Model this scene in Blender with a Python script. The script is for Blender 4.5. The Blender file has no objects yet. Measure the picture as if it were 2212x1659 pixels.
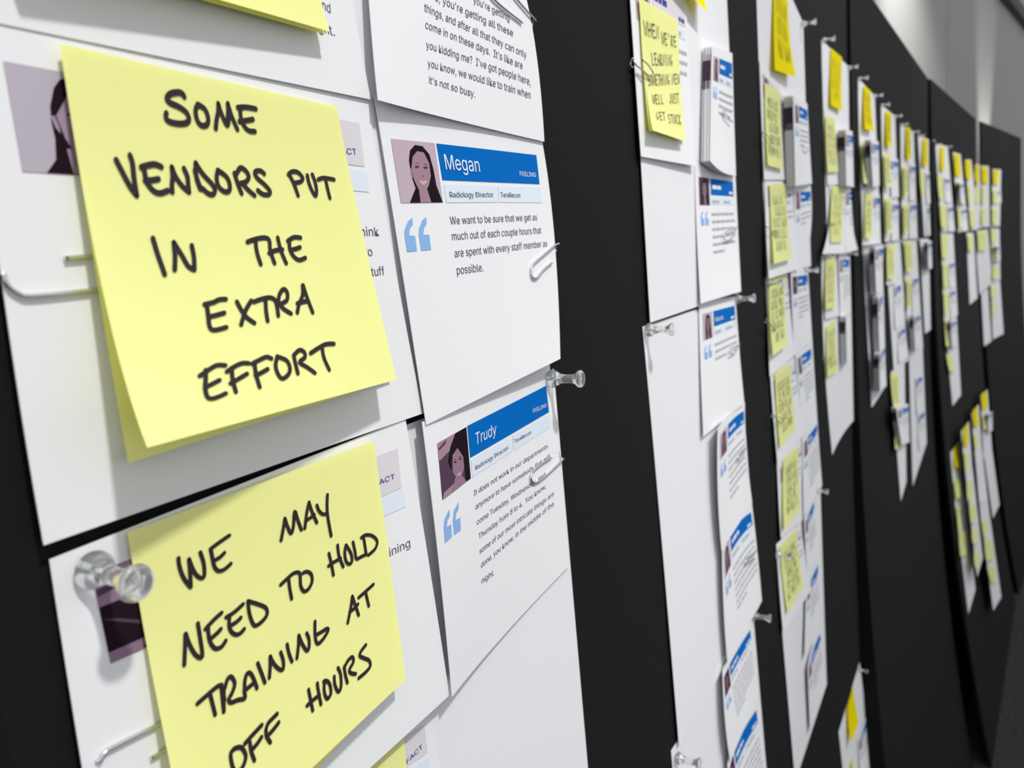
import bpy, bmesh, math, random
from mathutils import Vector, Matrix

# ------------------------------------------------------------------ camera, light, exposure
SC = bpy.context.scene
COL = SC.collection
F = 1613.3                                   # focal length in pixels of the 2212 x 1659 photograph
CAM = Vector((-71.80, -145.74, 47.21))       # millimetres: x along the first board, z up, camera in front (-y)
RX = Vector((0.497360, -0.863203, -0.086689))   # camera right
RD = Vector((-0.189692, -0.010699, -0.981785))  # camera down
RF = Vector((0.846552, 0.504744, -0.169064))    # camera forward
MM = 0.001

cam = bpy.data.cameras.new('camera')
cam.sensor_width = 36.0
cam.lens = F * 36.0 / 2212.0
cam.clip_start = 0.01
cam.clip_end = 60
cam.dof.use_dof = True
cam.dof.focus_distance = 0.24
cam.dof.aperture_fstop = 18.0
camo = bpy.data.objects.new('camera', cam)
COL.objects.link(camo)
M3 = Matrix((RX, -RD, -RF)).transposed()
camo.matrix_world = Matrix.Translation(CAM * MM) @ M3.to_4x4()
SC.camera = camo

SC.view_settings.view_transform = 'Standard'
SC.view_settings.look = 'None'
SC.view_settings.gamma = 1
SC.view_settings.use_curve_mapping = False
SC.view_settings.exposure = 0.25

world = bpy.data.worlds.new('room_light')
SC.world = world
world.use_nodes = True
bg = world.node_tree.nodes['Background']
bg.inputs[0].default_value = (0.94, 0.965, 1.0, 1)
bg.inputs[1].default_value = 0.625


def spot(name, loc, target, power, size=55, radius=0.1, blend=0.6, col=(1, 0.985, 0.95)):
    l = bpy.data.lights.new(name, 'SPOT')
    l.energy = power
    l.spot_size = math.radians(size)
    l.spot_blend = blend
    l.shadow_soft_size = radius
    l.color = col
    o = bpy.data.objects.new(name, l)
    COL.objects.link(o)
    o.location = loc
    d = Vector(target) - Vector(loc)
    o.rotation_euler = d.to_track_quat('-Z', 'Y').to_euler()
    return o


spot('ceiling_spotlight', (-0.10, -1.42, 2.0), (0.20, 0.0, 0.115), 165, 25, 0.075, 1.0)
spot('ceiling_spotlight', (1.3, -1.6, 2.0), (1.2, 0.0, 0.15), 122, 46, 0.11, 1.0)
spot('ceiling_spotlight', (2.9, -1.7, 2.0), (2.8, -0.1, 0.15), 105, 55, 0.11, 1.0)
spot('ceiling_spotlight', (4.5, -1.9, 2.0), (4.4, -0.3, 0.15), 95, 55, 0.11, 1.0)
spot('wall_spotlight', (4.1, -0.35, 2.0), (4.85, 0.09, 0.75), 175, 66, 0.08, 1.0, (1, .98, .90))
spot('wall_spotlight', (7.12, -0.62, 0.0), (7.18, -0.37, 0.72), 100, 46, 0.05, 0.7, (1, .97, .88))


# ------------------------------------------------------------------ materials
def mat(name, col, rough=0.7, metal=0.0, noise=0.0, scale=300, spec=0.3, transl=0.0):
    m = bpy.data.materials.new(name)
    m.use_nodes = True
    nt = m.node_tree
    b = nt.nodes['Principled BSDF']
    b.inputs['Base Color'].default_value = (*col, 1)
    b.inputs['Roughness'].default_value = rough
    b.inputs['Metallic'].default_value = metal
    b.inputs['Specular IOR Level'].default_value = spec
    if noise:
        tc = nt.nodes.new('ShaderNodeTexCoord')
        n = nt.nodes.new('ShaderNodeTexNoise')
        n.inputs['Scale'].default_value = scale
        n.inputs['Detail'].default_value = 3
        mx = nt.nodes.new('ShaderNodeMix')
        mx.data_type = 'RGBA'
        mx.inputs[6].default_value = (*[c * (1 - noise) for c in col], 1)
        mx.inputs[7].default_value = (*[min(1, c * (1 + noise)) for c in col], 1)
        nt.links.new(tc.outputs['Object'], n.inputs['Vector'])
        nt.links.new(n.outputs['Fac'], mx.inputs[0])
        nt.links.new(mx.outputs[2], b.inputs['Base Color'])
    if transl:
        t = nt.nodes.new('ShaderNodeBsdfTranslucent')
        t.inputs['Color'].default_value = (*col, 1)
        ms = nt.nodes.new('ShaderNodeMixShader')
        ms.inputs[0].default_value = transl
        out = nt.nodes['Material Output']
        nt.links.new(b.outputs[0], ms.inputs[1])
        nt.links.new(t.outputs[0], ms.inputs[2])
        nt.links.new(ms.outputs[0], out.inputs[0])
    return m


PAPER = mat('white_paper', (0.83, 0.83, 0.85), 0.75, noise=0.012, scale=900)
SHEETM = mat('white_backing_paper', (0.81, 0.81, 0.835), 0.75, noise=0.012, scale=900)
YEL = mat('pale_yellow_note', (0.94, 0.945, 0.37), 0.8, noise=0.012, scale=120, transl=0.14)
LIME = mat('lime_yellow_note', (0.86, 0.89, 0.36), 0.8, noise=0.02, scale=120, transl=0.15)
GOLD = mat('deep_yellow_note', (0.90, 0.76, 0.003), 0.9, noise=0.02, scale=120, spec=0.05, transl=0.15)
BLUE = mat('blue_print', (0.0, 0.135, 0.50), 0.8, spec=0.06)
PALEB = mat('pale_blue_print', (0.72, 0.79, 0.88), 0.8, spec=0.1)
PINK = mat('pale_pink_print', (0.70, 0.66, 0.70), 0.8, spec=0.1)
QUOTE = mat('quote_blue_print', (0.25, 0.44, 0.78), 0.7)
INK = mat('marker_ink', (0.018, 0.013, 0.016), 0.55)
PRINT = mat('text_print', (0.125, 0.115, 0.165), 0.8, spec=0.1)
PRINTF = mat('faded_text_print', (0.42, 0.42, 0.46), 0.7)
FACTB = mat('dark_blue_print', (0.02, 0.045, 0.30), 0.7)
WPRINT = mat('white_print', (0.82, 0.84, 0.88), 0.7)
MAUVE = mat('mauve_print', (0.52, 0.41, 0.48), 0.8, spec=0.1)
SKIN = mat('skin_print', (0.36, 0.22, 0.27), 0.8, spec=0.1)
SKIND = mat('dark_skin_print', (0.22, 0.12, 0.15), 0.6)
HAIR = mat('dark_hair_print', (0.016, 0.008, 0.013), 0.8, spec=0.05)
PLUM = mat('plum_print', (0.085, 0.05, 0.085), 0.8, spec=0.05)
LIP = mat('smile_print', (0.55, 0.42, 0.46), 0.8, spec=0.1)
STEEL = mat('clip_steel', (0.72, 0.73, 0.75), 0.22, metal=1.0)
FABRIC = mat('black_board_fabric', (0.0085, 0.0085, 0.0092), 0.9, noise=0.25, scale=700, spec=0.15)
WALLM = mat('off_white_wall', (0.31, 0.31, 0.31), 0.8, noise=0.03, scale=4)
SEAMM = mat('wall_seam', (0.2, 0.2, 0.2), 0.8)
DARK = mat('dark_rail', (0.01, 0.01, 0.012), 0.6)
CARPET = mat('grey_carpet', (0.055, 0.05, 0.052), 0.95, noise=0.6, scale=60, spec=0.05)
CLEAR = bpy.data.materials.new('clear_plastic')
CLEAR.use_nodes = True
_b = CLEAR.node_tree.nodes['Principled BSDF']
_b.inputs['Base Color'].default_value = (0.97, 0.98, 0.97, 1)
_b.inputs['Roughness'].default_value = 0.08
_b.inputs['Transmission Weight'].default_value = 0.88
_b.inputs['IOR'].default_value = 1.46

# ------------------------------------------------------------------ board geometry (millimetres)
PAN = [((0.0, 0.0), 0.0), ((1219.2, 3.0), 0.0641288), ((2528.2, -84.1), 0.1111717), ((3991.1, -255.7), 0.1824298)]
FL = [(0.0, 2.2e-5), (0.008, 4.2e-5), (0.025, 4.5e-5), (0.025, 4.5e-5)]   # boards lean out a little towards their foot
ZTOP = 451.5
ZBOT = -1750.0


def frame(k):
    (ox, oy), a = PAN[k]
    return Vector((ox, oy, 0)), Vector((math.cos(a), -math.sin(a), 0)), Vector((-math.sin(a), -math.cos(a), 0))


def flare(k, z):
    return FL[k][0] * (ZTOP - z) + FL[k][1] * min(0.0, z) ** 2


def board(k, s, z, l=0.0):
    o, u, n = frame(k)
    return o + u * s + n * (l + flare(k, z)) + Vector((0, 0, z))


def at(k, x, y, l=0.0):
    """point in front of board k (l mm off its face) seen at photograph pixel x, y"""
    o, u, n = frame(k)
    d = RX * ((x - 1106) / F) + RD * ((y - 829.5) / F) + RF
    z = 0.0
    for _ in range(40):
        q = o + n * (l + flare(k, z))
        t = (q - CAM).dot(n) / d.dot(n)
        z2 = (CAM + d * t).z
        if abs(z2 - z) < 0.005:
            break
        z = 0.5 * z + 0.5 * z2
    return CAM + d * t


def pix(P):
    q = P - CAM
    c = q.dot(RF)
    return 1106 + F * q.dot(RX) / c, 829.5 + F * q.dot(RD) / c


class Patch:
    """a sheet of paper: four corners plus four edge mid points (TL T TR R BR B BL L)"""

    def __init__(s, k, c, l, mids=None, bow=0.3, belly=0.0):
        n = frame(k)[2]
        s.n = n
        P = [at(k, c[i][0], c[i][1], l[i]) for i in range(4)]
        mids = mids or {}
        E = {'T': (0, 1), 'R': (1, 2), 'B': (2, 3), 'L': (3, 0)}
        m = {}
        for key, (i, j) in E.items():
            if key in mids:
                m[key] = at(k, *mids[key])
            else:
                q = (P[i] + P[j]) / 2
                if key in 'LR':
                    q = q - n * (bow * 0.5 * abs(l[i] - l[j])) + n * belly
                m[key] = q
        s.N = [P[0], m['T'], P[1], m['R'], P[2], m['B'], P[3], m['L']]
        s.W = ((P[1] - P[0]).length + (P[2] - P[3]).length) / 2
        s.H = ((P[3] - P[0]).length + (P[2] - P[1]).length) / 2
        s.O = (P[0] + P[1]) / 2

    def raw(s, u, v):
        x, y = 2 * u - 1, 2 * v - 1
        N = s.N
        w = (0.25 * (1 - x) * (1 - y) * (-x - y - 1), 0.5 * (1 - x * x) * (1 - y), 0.25 * (1 + x) * (1 - y) * (x - y - 1),
             0.5 * (1 + x) * (1 - y * y), 0.25 * (1 + x) * (1 + y) * (x + y - 1), 0.5 * (1 - x * x) * (1 + y),
             0.25 * (1 - x) * (1 + y) * (-x + y - 1), 0.5 * (1 - x) * (1 - y * y))
        q = Vector((0, 0, 0))
        for a, p in zip(w, N):
            q += p * a
        return q

    def nor(s, u, v):
        e = 0.01
        a = s.raw(u + e, v) - s.raw(u - e, v)
        b = s.raw(u, v + e) - s.raw(u, v - e)
        c = a.cross(b).normalized()
        return c if c.dot(s.n) > 0 else -c

    def at(s, u, v, off=0.0):
        q = s.raw(u, v)
        return q + s.nor(u, v) * off if off else q

    def uv(s, x, y):
        u, v = 0.5, 0.5
        for _ in range(14):
            a = pix(s.raw(u, v))
            b = pix(s.raw(u + 0.01, v))
            c = pix(s.raw(u, v + 0.01))
            A, B, C, D = (b[0] - a[0]) * 100, (c[0] - a[0]) * 100, (b[1] - a[1]) * 100, (c[1] - a[1]) * 100
            det = A * D - B * C
            ex, ey = x - a[0], y - a[1]
            u = max(-0.6, min(1.6, u + (D * ex - B * ey) / det))
            v = max(-0.6, min(1.6, v + (A * ey - C * ex) / det))
        return u, v


class MB:
    def __init__(s):
        s.v, s.f, s.m, s.sm = [], [], [], []

    def face(s, pts, mi=0, smooth=False):
        i = len(s.v)
        s.v += pts
        s.f.append(tuple(range(i, i + len(pts))))
        s.m.append(mi)
        s.sm.append(smooth)

    def grid(s, fn, nu, nv, mi=0, flip=False):
        i = len(s.v)
        for b in range(nv + 1):
            for a in range(nu + 1):
                s.v.append(fn(a / nu, b / nv))
        w = nu + 1
        for b in range(nv):
            for a in range(nu):
                q = (i + b * w + a, i + (b + 1) * w + a, i + (b + 1) * w + a + 1, i + b * w + a + 1)
                s.f.append(q[::-1] if flip else q)
                s.m.append(mi)
                s.sm.append(True)

    def build(s, name, mats, parent=None, origin=None):
        o = origin if origin is not None else Vector((0, 0, 0))
        me = bpy.data.meshes.new(name)
        me.from_pydata([((p - o) * MM)[:] for p in s.v], [], s.f)
        for m in (mats if isinstance(mats, (list, tuple)) else [mats]):
            me.materials.append(m)
        me.polygons.foreach_set('material_index', s.m)
        me.polygons.foreach_set('use_smooth', s.sm)
        me.update()
        ob = bpy.data.objects.new(name, me)
        COL.objects.link(ob)
        if parent is not None:
            ob.parent = parent
        else:
            ob.location = o * MM
        return ob


def tag(o, label, cat, group=None, kind=None):
    if label:
        o['label'] = label
        o['category'] = cat
    if group:
        o['group'] = group
    if kind:
        o['kind'] = kind
    return o


def empty(name, O, label, cat, group=None):
    e = bpy.data.objects.new(name, None)
    e.empty_display_size = 0.02
    COL.objects.link(e)
    e.location = O * MM
    return tag(e, label, cat, group)


def slab(mb, P, nu, nv, th, mi=0, edge=0):
    """front face on the patch, a back face th behind it and the cut edges between"""
    mb.grid(lambda u, v: P.at(u, v), nu, nv, mi)
    if not callable(th) and th <= 0:
        return
    t = th if callable(th) else (lambda u: th)
    mb.grid(lambda u, v: P.at(u, v) - P.n * t(u), nu, nv, mi, True)
    for i in range(nu):
        for v in (0, 1):
            a, b = P.at(i / nu, v), P.at((i + 1) / nu, v)
            mb.face([a, b, b - P.n * t((i + 1) / nu), a - P.n * t(i / nu)], mi)
    for i in range(nv):
        for u in (0, 1):
            a, b = P.at(u, i / nv), P.at(u, (i + 1) / nv)
            mb.face([a, b, b - P.n * t(u), a - P.n * t(u)], edge if u == 0 and 0.05 < i / nv < 0.3 else mi)


# ------------------------------------------------------------------ ink on paper
def quadfn(P, q, off):
    """q: four uv corners TL TR BR BL"""
    def f(a, b):
        u = (q[0][0] * (1 - a) + q[1][0] * a) * (1 - b) + (q[3][0] * (1 - a) + q[2][0] * a) * b
        v = (q[0][1] * (1 - a) + q[1][1] * a) * (1 - b) + (q[3][1] * (1 - a) + q[2][1] * a) * b
        return P.at(u, v, off)
    return f


def R4(u0, v0, u1, v1):
    return [(u0, v0), (u1, v0), (u1, v1), (u0, v1)]


def smooth(pts, n=4):
    if len(pts) < 3:
        return pts
    out = []
    for i in range(len(pts) - 1):
        p0, p1, p2, p3 = pts[max(0, i - 1)], pts[i], pts[i + 1], pts[min(len(pts) - 1, i + 2)]
        for k in range(n):
            t = k / n
            out.append(tuple(0.5 * (2 * p1[j] + (p2[j] - p0[j]) * t + (2 * p0[j] - 5 * p1[j] + 4 * p2[j] - p3[j]) * t * t
                                    + (3 * p1[j] - p0[j] - 3 * p2[j] + p3[j]) * t ** 3) for j in (0, 1)))
    out.append(pts[-1])
    return out


def ribbon(mb, P, uvs, w, off, mi=0, caps=6):
    """pen stroke of width w mm through uv points"""
    L = [(u * P.W, v * P.H) for u, v in uvs]
    n = len(L)
    if n < 2:
        return
    S = lambda x, y, o=off: P.at(x / P.W, y / P.H, o)
    prev = None
    r = w / 2
    for i in range(n):
        a, b = L[max(0, i - 1)], L[min(n - 1, i + 1)]
        dx, dy = b[0] - a[0], b[1] - a[1]
        d = math.hypot(dx, dy) or 1
        nx, ny = -dy / d * r, dx / d * r
        cur = (S(L[i][0] + nx, L[i][1] + ny), S(L[i][0] - nx, L[i][1] - ny))
        if prev:
            mb.face([prev[0], prev[1], cur[1], cur[0]], mi)
        prev = cur
        if i in (0, n - 1):
            mb.face([S(L[i][0] + r * math.cos(2 * math.pi * t / (2 * caps)), L[i][1] + r * math.sin(2 * math.pi * t / (2 * caps)))
                     for t in range(2 * caps)], mi)


_glyphs = {}
SANS = None
try:                                          # Blender's own bundled sans-serif; its built-in font otherwise
    import os
    _p = os.path.join(bpy.utils.system_resource('DATAFILES', path='fonts'), 'Inter.woff2')
    if os.path.exists(_p):
        SANS = bpy.data.fonts.load(_p)
except Exception:
    SANS = None


def glyph_mesh(text):
    if text not in _glyphs:
        cu = bpy.data.curves.new('text', 'FONT')
        cu.body = text
        if SANS:
            cu.font = SANS
        cu.size = 1.0
        cu.resolution_u = 3
        ob = bpy.data.objects.new('text', cu)
        COL.objects.link(ob)
        dg = bpy.context.evaluated_depsgraph_get()
        me = bpy.data.meshes.new_from_object(ob.evaluated_get(dg))
        vs = [(v.co.x, v.co.y) for v in me.vertices]
        fs = [tuple(p.vertices) for p in me.polygons]
        bpy.data.objects.remove(ob)
        bpy.data.curves.remove(cu)
        bpy.data.meshes.remove(me)
        _glyphs[text] = (vs, fs)
    return _glyphs[text]


def type_line(mb, P, text, a, b, cap, off, mi=0, px=True):
    """printed line of text with its baseline from a to b; cap = capital height in mm"""
    if px:
        a, b = P.uv(*a), P.uv(*b)
    vs, fs = glyph_mesh(text)
    x0, x1 = min(v[0] for v in vs), max(v[0] for v in vs)
    A = Vector((a[0] * P.W, a[1] * P.H))
    B = Vector((b[0] * P.W, b[1] * P.H))
    ex = (B - A) / (x1 - x0)
    d = ex.normalized()
    ey = Vector((d.y, -d.x)) * (cap / 0.727)
    i = len(mb.v)
    for x, y in vs:
        q = A + ex * (x - x0) + ey * y
        mb.v.append(P.at(q.x / P.W, q.y / P.H, off))
    for f in fs:
        mb.f.append(tuple(j + i for j in f))
        mb.m.append(mi)
        mb.sm.append(False)


def poly_px(mb, P, pts, mi, off, org=(0, 0), sc=1.0):
    """printed patch of colour with an outline, fanned into triangles"""
    uv = [P.uv(org[0] + x / sc, org[1] + y / sc) for x, y in pts]
    poly_uv(mb, P, uv, mi, off)


def poly_uv(mb, P, uv, mi, off):
    from mathutils.geometry import tessellate_polygon
    base = len(mb.v)
    mb.v += [P.at(u, v, off) for u, v in uv]
    for t in tessellate_polygon([[Vector((u, v, 0)) for u, v in uv]]):
        mb.f.append(tuple(base + j for j in t))
        mb.m.append(mi)
        mb.sm.append(False)


def oval(cx, cy, rx, ry, n=14):
    return [(cx + rx * math.cos(2 * math.pi * i / n), cy + ry * math.sin(2 * math.pi * i / n)) for i in range(n)]


RND = random.Random(7)


def word_bars(mb, P, u0, u1, v, h, off, mi=0, end=None):
    """a line of print too blurred to read: word-long dashes"""
    u = u0
    e = end if end else u1
    while u < e - 0.02:
        w = RND.uniform(0.035, 0.12)
        w = min(w, e - u)
        poly_uv(mb, P, R4(u, v - h / 2, u + w, v + h / 2), mi, off)
        u += w + 0.014


def scribble(mb, P, rows, off, w=0.9):
    """rows of blurred handwriting on a note"""
    for j in range(rows):
        v = 0.16 + 0.74 * (j + 0.35) / rows
        x = RND.uniform(0.10, 0.26)
        e = RND.uniform(0.70, 0.92)
        h = 0.30 / rows
        while x < e:
            for _ in range(RND.randint(2, 5)):
                if x > e:
                    break
                t = RND.choice([[(0, -1), (.2, 1), (.6, -1), (.8, 1)], [(.1, -1), (.1, 1), (.7, .9)], [(.8, -.9), (.1, -.7), (.2, .9), (.8, .7)],
                                [(0, 1), (.4, -1), (.8, 1)], [(.4, -1), (.05, 0), (.4, 1), (.8, 0), (.4, -1)]])
                ribbon(mb, P, [(x + a * 0.065, v + b * h) for a, b in t], w, off, caps=3)
                x += 0.085
            x += 0.06


# single-stroke capitals for the hand lettering (x 0..1, y 0 top..1 bottom)
ST = {'A': [[(0, 1), (.5, 0), (1, 1)], [(.2, .65), (.85, .55)]], 'C': [[(.9, .1), (.4, 0), (0, .5), (.4, 1), (.95, .9)]],
      'E': [[(.1, 0), (.1, .6), (.3, 1), (1, .95)], [(0, .05), (.9, 0)], [(.1, .5), (.8, .45)]],
      'G': [[(.8, .0), (.1, .3), (.1, .8), (.5, 1), (.9, .6), (.5, .6)]], 'H': [[(.05, 0), (.1, 1)], [(.9, 0), (.95, 1)], [(.05, .55), (.95, .45)]],
      'I': [[(.5, 0), (.5, 1)]], 'J': [[(.7, 0), (.7, .8), (.4, 1), (.1, .8)]], 'K': [[(.1, 0), (.1, 1)], [(.9, 0), (.1, .55), (1, 1)]],
      'L': [[(.1, 0), (.15, 1), (.9, .95)]], 'M': [[(0, 1), (.15, 0), (.5, .8), (.85, 0), (1, 1)]], 'N': [[(.05, 1), (.1, 0), (.85, 1), (.9, 0)]],
      'O': [[(.5, 0), (.05, .4), (.3, 1), (.9, .8), (.85, .2), (.45, 0)]], 'R': [[(.1, 1), (.1, 0), (.8, .15), (.7, .45), (.1, .55), (.9, 1)]],
      'S': [[(.9, .05), (.3, 0), (.1, .3), (.8, .6), (.8, .95), (.1, .95)]], 'T': [[(0, .05), (1, 0)], [(.5, 0), (.55, 1)]],
      'U': [[(.1, 0), (.15, .8), (.5, 1), (.85, .8), (.9, 0)]], 'W': [[(0, 0), (.25, 1), (.5, .3), (.75, 1), (1, 0)]],
      "'": [[(.4, -.1), (.3, .25)]]}


def letters(mb, P, text, u0, u1, v, h, off, w):
    n = len(text)
    step = (u1 - u0) / n
    for i, ch in enumerate(text):
        for s in ST.get(ch, []):
            ribbon(mb, P, [(u0 + step * (i + 0.08 + 0.74 * x), v - h + h * y) for x, y in s], w, off, caps=3)


# ------------------------------------------------------------------ things made of paper
def sheet(k, c, label, l=(0.6, 0.6, 1.2, 1.2), mids=None, group=None, belly=0.0):
    P = Patch(k, c, l, mids, belly=belly)
    mb = MB()
    slab(mb, P, 8, 10, 0.2)
    tag(mb.build('backing_sheet', SHEETM, None, P.O), label, 'sheet of paper', group)
    return P


def note(k, c, label, l, m=YEL, writing=None, mids=None, group=None, bow=0.45, belly=0.0):
    P = Patch(k, c, l, mids, bow, belly)
    e = empty('sticky_note', P.O, label, 'sticky note', group)
    mb = MB()
    slab(mb, P, 12, 16, 0.0)
    mb.build('note_paper', m, e, P.O)
    if writing:
        w = MB()
        writing(w, P)
        if w.f:
            w.build('handwriting', INK, e, P.O)
    return P


def scrib(rows, w=0.9):
    return lambda mb, P: scribble(mb, P, rows, 0.25, w)


def portrait_basic(P, e, u0, v0, u1, v1, dark=False):
    mb = MB()
    q = lambda x, y: (u0 + (u1 - u0) * x, v0 + (v1 - v0) * y)
    mb.grid(quadfn(P, R4(u0, v0, u1, v1), 0.15), 4, 4, 1 if dark else 0)
    poly_uv(mb, P, [q(*p) for p in [(.25, 1), (.22, .5), (.3, .15), (.5, .05), (.72, .15), (.8, .5), (.85, 1)]], 2, 0.2)
    poly_uv(mb, P, [q(*p) for p in oval(.5, .45, .2, .28)], 3, 0.24)
    poly_uv(mb, P, [q(*p) for p in [(.42, .65), (.6, .65), (.68, 1), (.36, 1)]], 3, 0.24)
    mb.build('portrait', [MAUVE, PLUM, HAIR, SKIND], e, P.O)


def card(k, c, label, l=(1.5, 1.5, 4, 4), mids=None, kind='quote', lines=5, group=None, name=None, belly=0.0, far=True, dark=False, th=0.25, P=None):
    """interview card: portrait, name banner, role strips, quotation mark and text; kind fact has a pink banner, blank nothing"""
    P = P or Patch(k, c, l, mids, belly=belly)
    e = empty('quote_card' if kind == 'quote' else 'fact_card' if kind == 'fact' else 'blank_card', P.O, label, 'card', group)
    mb = MB()
    slab(mb, P, 14, 14, th)
    mb.build('card_paper', PAPER, e, P.O)
    if kind == 'blank' or not far:
        return P, e
    portrait_basic(P, e, 0.075, 0.085, 0.31, 0.29, dark)
    b = MB()
    b.grid(quadfn(P, R4(0.345, 0.085, 0.955, 0.212), 0.15), 10, 3)
    bo = b.build('name_banner', BLUE if kind == 'quote' else PINK, e, P.O)
    t = MB()
    if name:
        type_line(t, P, name, (0.38, 0.175), (0.38 + 0.055 * len(name), 0.175), 4.5, 0.3, px=False)
    else:
        word_bars(t, P, 0.38, 0.60, 0.15, 0.03, 0.3)
    word_bars(t, P, 0.82, 0.93, 0.185, 0.022, 0.3)
    t.build('banner_text', WPRINT if kind == 'quote' else FACTB, bo, P.O)
    s = MB()
    s.grid(quadfn(P, R4(0.345, 0.228, 0.635, 0.285), 0.15), 5, 2)
    s.grid(quadfn(P, R4(0.65, 0.228, 0.955, 0.285), 0.15), 5, 2)
    so = s.build('role_strip', PALEB, e, P.O)
    t = MB()
    word_bars(t, P, 0.37, 0.55, 0.262, 0.022, 0.3)
    word_bars(t, P, 0.67, 0.85, 0.262, 0.022, 0.3)
    t.build('role_text', PRINTF, so, P.O)
    if kind == 'quote':
        qm = MB()
        for x in (0.09, 0.19):
            poly_uv(qm, P, [(x + a * 0.075, 0.33 + b * 0.11) for a, b in QM], 0, 0.15)
        qm.build('quotation_mark', QUOTE, e, P.O)
    t = MB()
    for j in range(lines):
        word_bars(t, P, 0.345, 0.95, 0.36 + 0.058 * j, 0.021, 0.15, end=0.62 if j == lines - 1 else None)
    t.build('printed_text', PRINTF, e, P.O)
    return P, e


QM = [(.62, 0), (.75, .18), (.42, .3), (.36, .52), (1, .52), (1, 1), (.08, 1), (0, .55), (.1, .25)]


class Shift:
    """a card lying under another: the same patch pushed back along the board's normal"""

    def __init__(s, P, a, ds=0.0):
        s.P, s.n, s.W, s.H = P, P.n, P.W, P.H
        s.a, s.ds = a, ds
        s.O = P.O

    def at(s, u, v, off=0.0):
        q = s.P.at(u, v, off)
        return q - s.n * s.a(u, v) + (s.P.raw(1, v) - s.P.raw(0, v)).normalized() * s.ds


def stack(k, c, label, under, l, n=4, step=2.2, kind='quote', lines=5, mids=None, group='cards lying under the top card of a curled stack', belly=0.0):
    """several cards clipped together at the right, their left edges standing off the board"""
    P, e = card(k, c, label, l, mids, kind, lines, belly=belly)
    for i in range(1, n):
        Q = Shift(P, lambda u, v, i=i: 0.4 * i + (step - 0.4) * i * (1 - u) ** 1.3, RND.uniform(-1.6, 0.2) * (1 + 0.5 * (k > 0) * i))
        mb = MB()
        slab(mb, Q, 8, 8, lambda u: 0.25 + max(0.0, 0.5 * step - 0.25) * (1 - u) ** 1.3, 0, 1)
        poly_uv(mb, Q, R4(0.0, 0.07, 0.14, 0.30), 1, 0.12)
        tag(mb.build('quote_card', [PAPER, PLUM], None, P.O), under, 'card', under)
    return P


# ------------------------------------------------------------------ pins and clips
def lathe(mb, prof, n=24, mi=0):
    i0 = len(mb.v)
    for r, z in prof:
        for j in range(n):
            a = 2 * math.pi * j / n
            mb.v.append(Vector((r * math.cos(a), r * math.sin(a), z)))
    for i in range(len(prof) - 1):
        for j in range(n):
            j2 = (j + 1) % n
            mb.f.append((i0 + i * n + j, i0 + i * n + j2, i0 + (i + 1) * n + j2, i0 + (i + 1) * n + j))
            mb.m.append(mi)
            mb.sm.append(True)
    for i in (0, len(prof) - 1):
        mb.f.append(tuple(i0 + i * n + j for j in (range(n) if i else range(n - 1, -1, -1))))
        mb.m.append(mi)
        mb.sm.append(False)


PIN0 = []


def pin(k, x, y, label, l=1.6, tilt=(0, 0), sc=1.0):
    P = at(k, x, y, l)
    n = frame(k)[2]
    d = (n + frame(k)[1] * tilt[0] + Vector((0, 0, 1)) * tilt[1]).normalized()
    if not PIN0:
        e = empty('push_pin', P, label, 'push pin')
        b = MB()
        lathe(b, [(2.6, 0), (3.6, 0.25), (3.85, 0.9), (3.7, 1.9), (3.0, 3.2), (2.2, 4.6), (1.85, 6.4), (1.8, 9.0), (2.0, 11.0), (2.6, 12.4), (3.4, 13.1), (3.65, 13.8), (3.4, 14.5), (2.9, 14.8)])
        b.build('pin_handle', CLEAR, e, None)
        s = MB()
        lathe(s, [(0.5, 5.0), (0.5, 0.0), (0.5, -5.0), (0.05, -8.0)], 10)
        s.build('pin_needle', STEEL, e, None)
        PIN0.append(e)
    else:
        e = PIN0[0].copy()
        COL.objects.link(e)
        for ch in PIN0[0].children:
            c = ch.copy()
            COL.objects.link(c)
            c.parent = e
        e['label'] = label
    e['group'] = 'clear push pins'
    e.location = P * MM
    e.rotation_euler = d.to_track_quat('Z', 'Y').to_euler()
    e.scale = (sc, sc, sc)
    return e


def tube(mb, pts, r, n=8):
    pts = [Vector(p) for p in pts]
    i0 = len(mb.v)
    up = None
    for i, p in enumerate(pts):
        d = (pts[min(i + 1, len(pts) - 1)] - pts[max(0, i - 1)]).normalized()
        if up is None:
            up = d.orthogonal().normalized()
        up = (up - d * up.dot(d)).normalized()
        w = d.cross(up)
        for j in range(n):
            a = 2 * math.pi * j / n
            mb.v.append(p + (up * math.cos(a) + w * math.sin(a)) * r)
    for i in range(len(pts) - 1):
        for j in range(n):
            mb.f.append((i0 + i * n + j, i0 + i * n + (j + 1) % n, i0 + (i + 1) * n + (j + 1) % n, i0 + (i + 1) * n + j))
            mb.m.append(0)
            mb.sm.append(True)
    for i in (0, len(pts) - 1):
        mb.f.append(tuple(i0 + i * n + j for j in range(n)))
        mb.m.append(0)
        mb.sm.append(False)


def smooth3(pts, n=5):
    out = []
    for i in range(len(pts) - 1):
        p0, p1, p2, p3 = pts[max(0, i - 1)], pts[i], pts[i + 1], pts[min(len(pts) - 1, i + 2)]
        for k in range(n):
            t = k / n
            out.append((p1 * 2 + (p2 - p0) * t + (p0 * 2 - p1 * 5 + p2 * 4 - p3) * t * t + (p1 * 3 - p0 - p2 * 3 + p3) * t ** 3) * 0.5)
    out.append(pts[-1])
    return out


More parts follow.
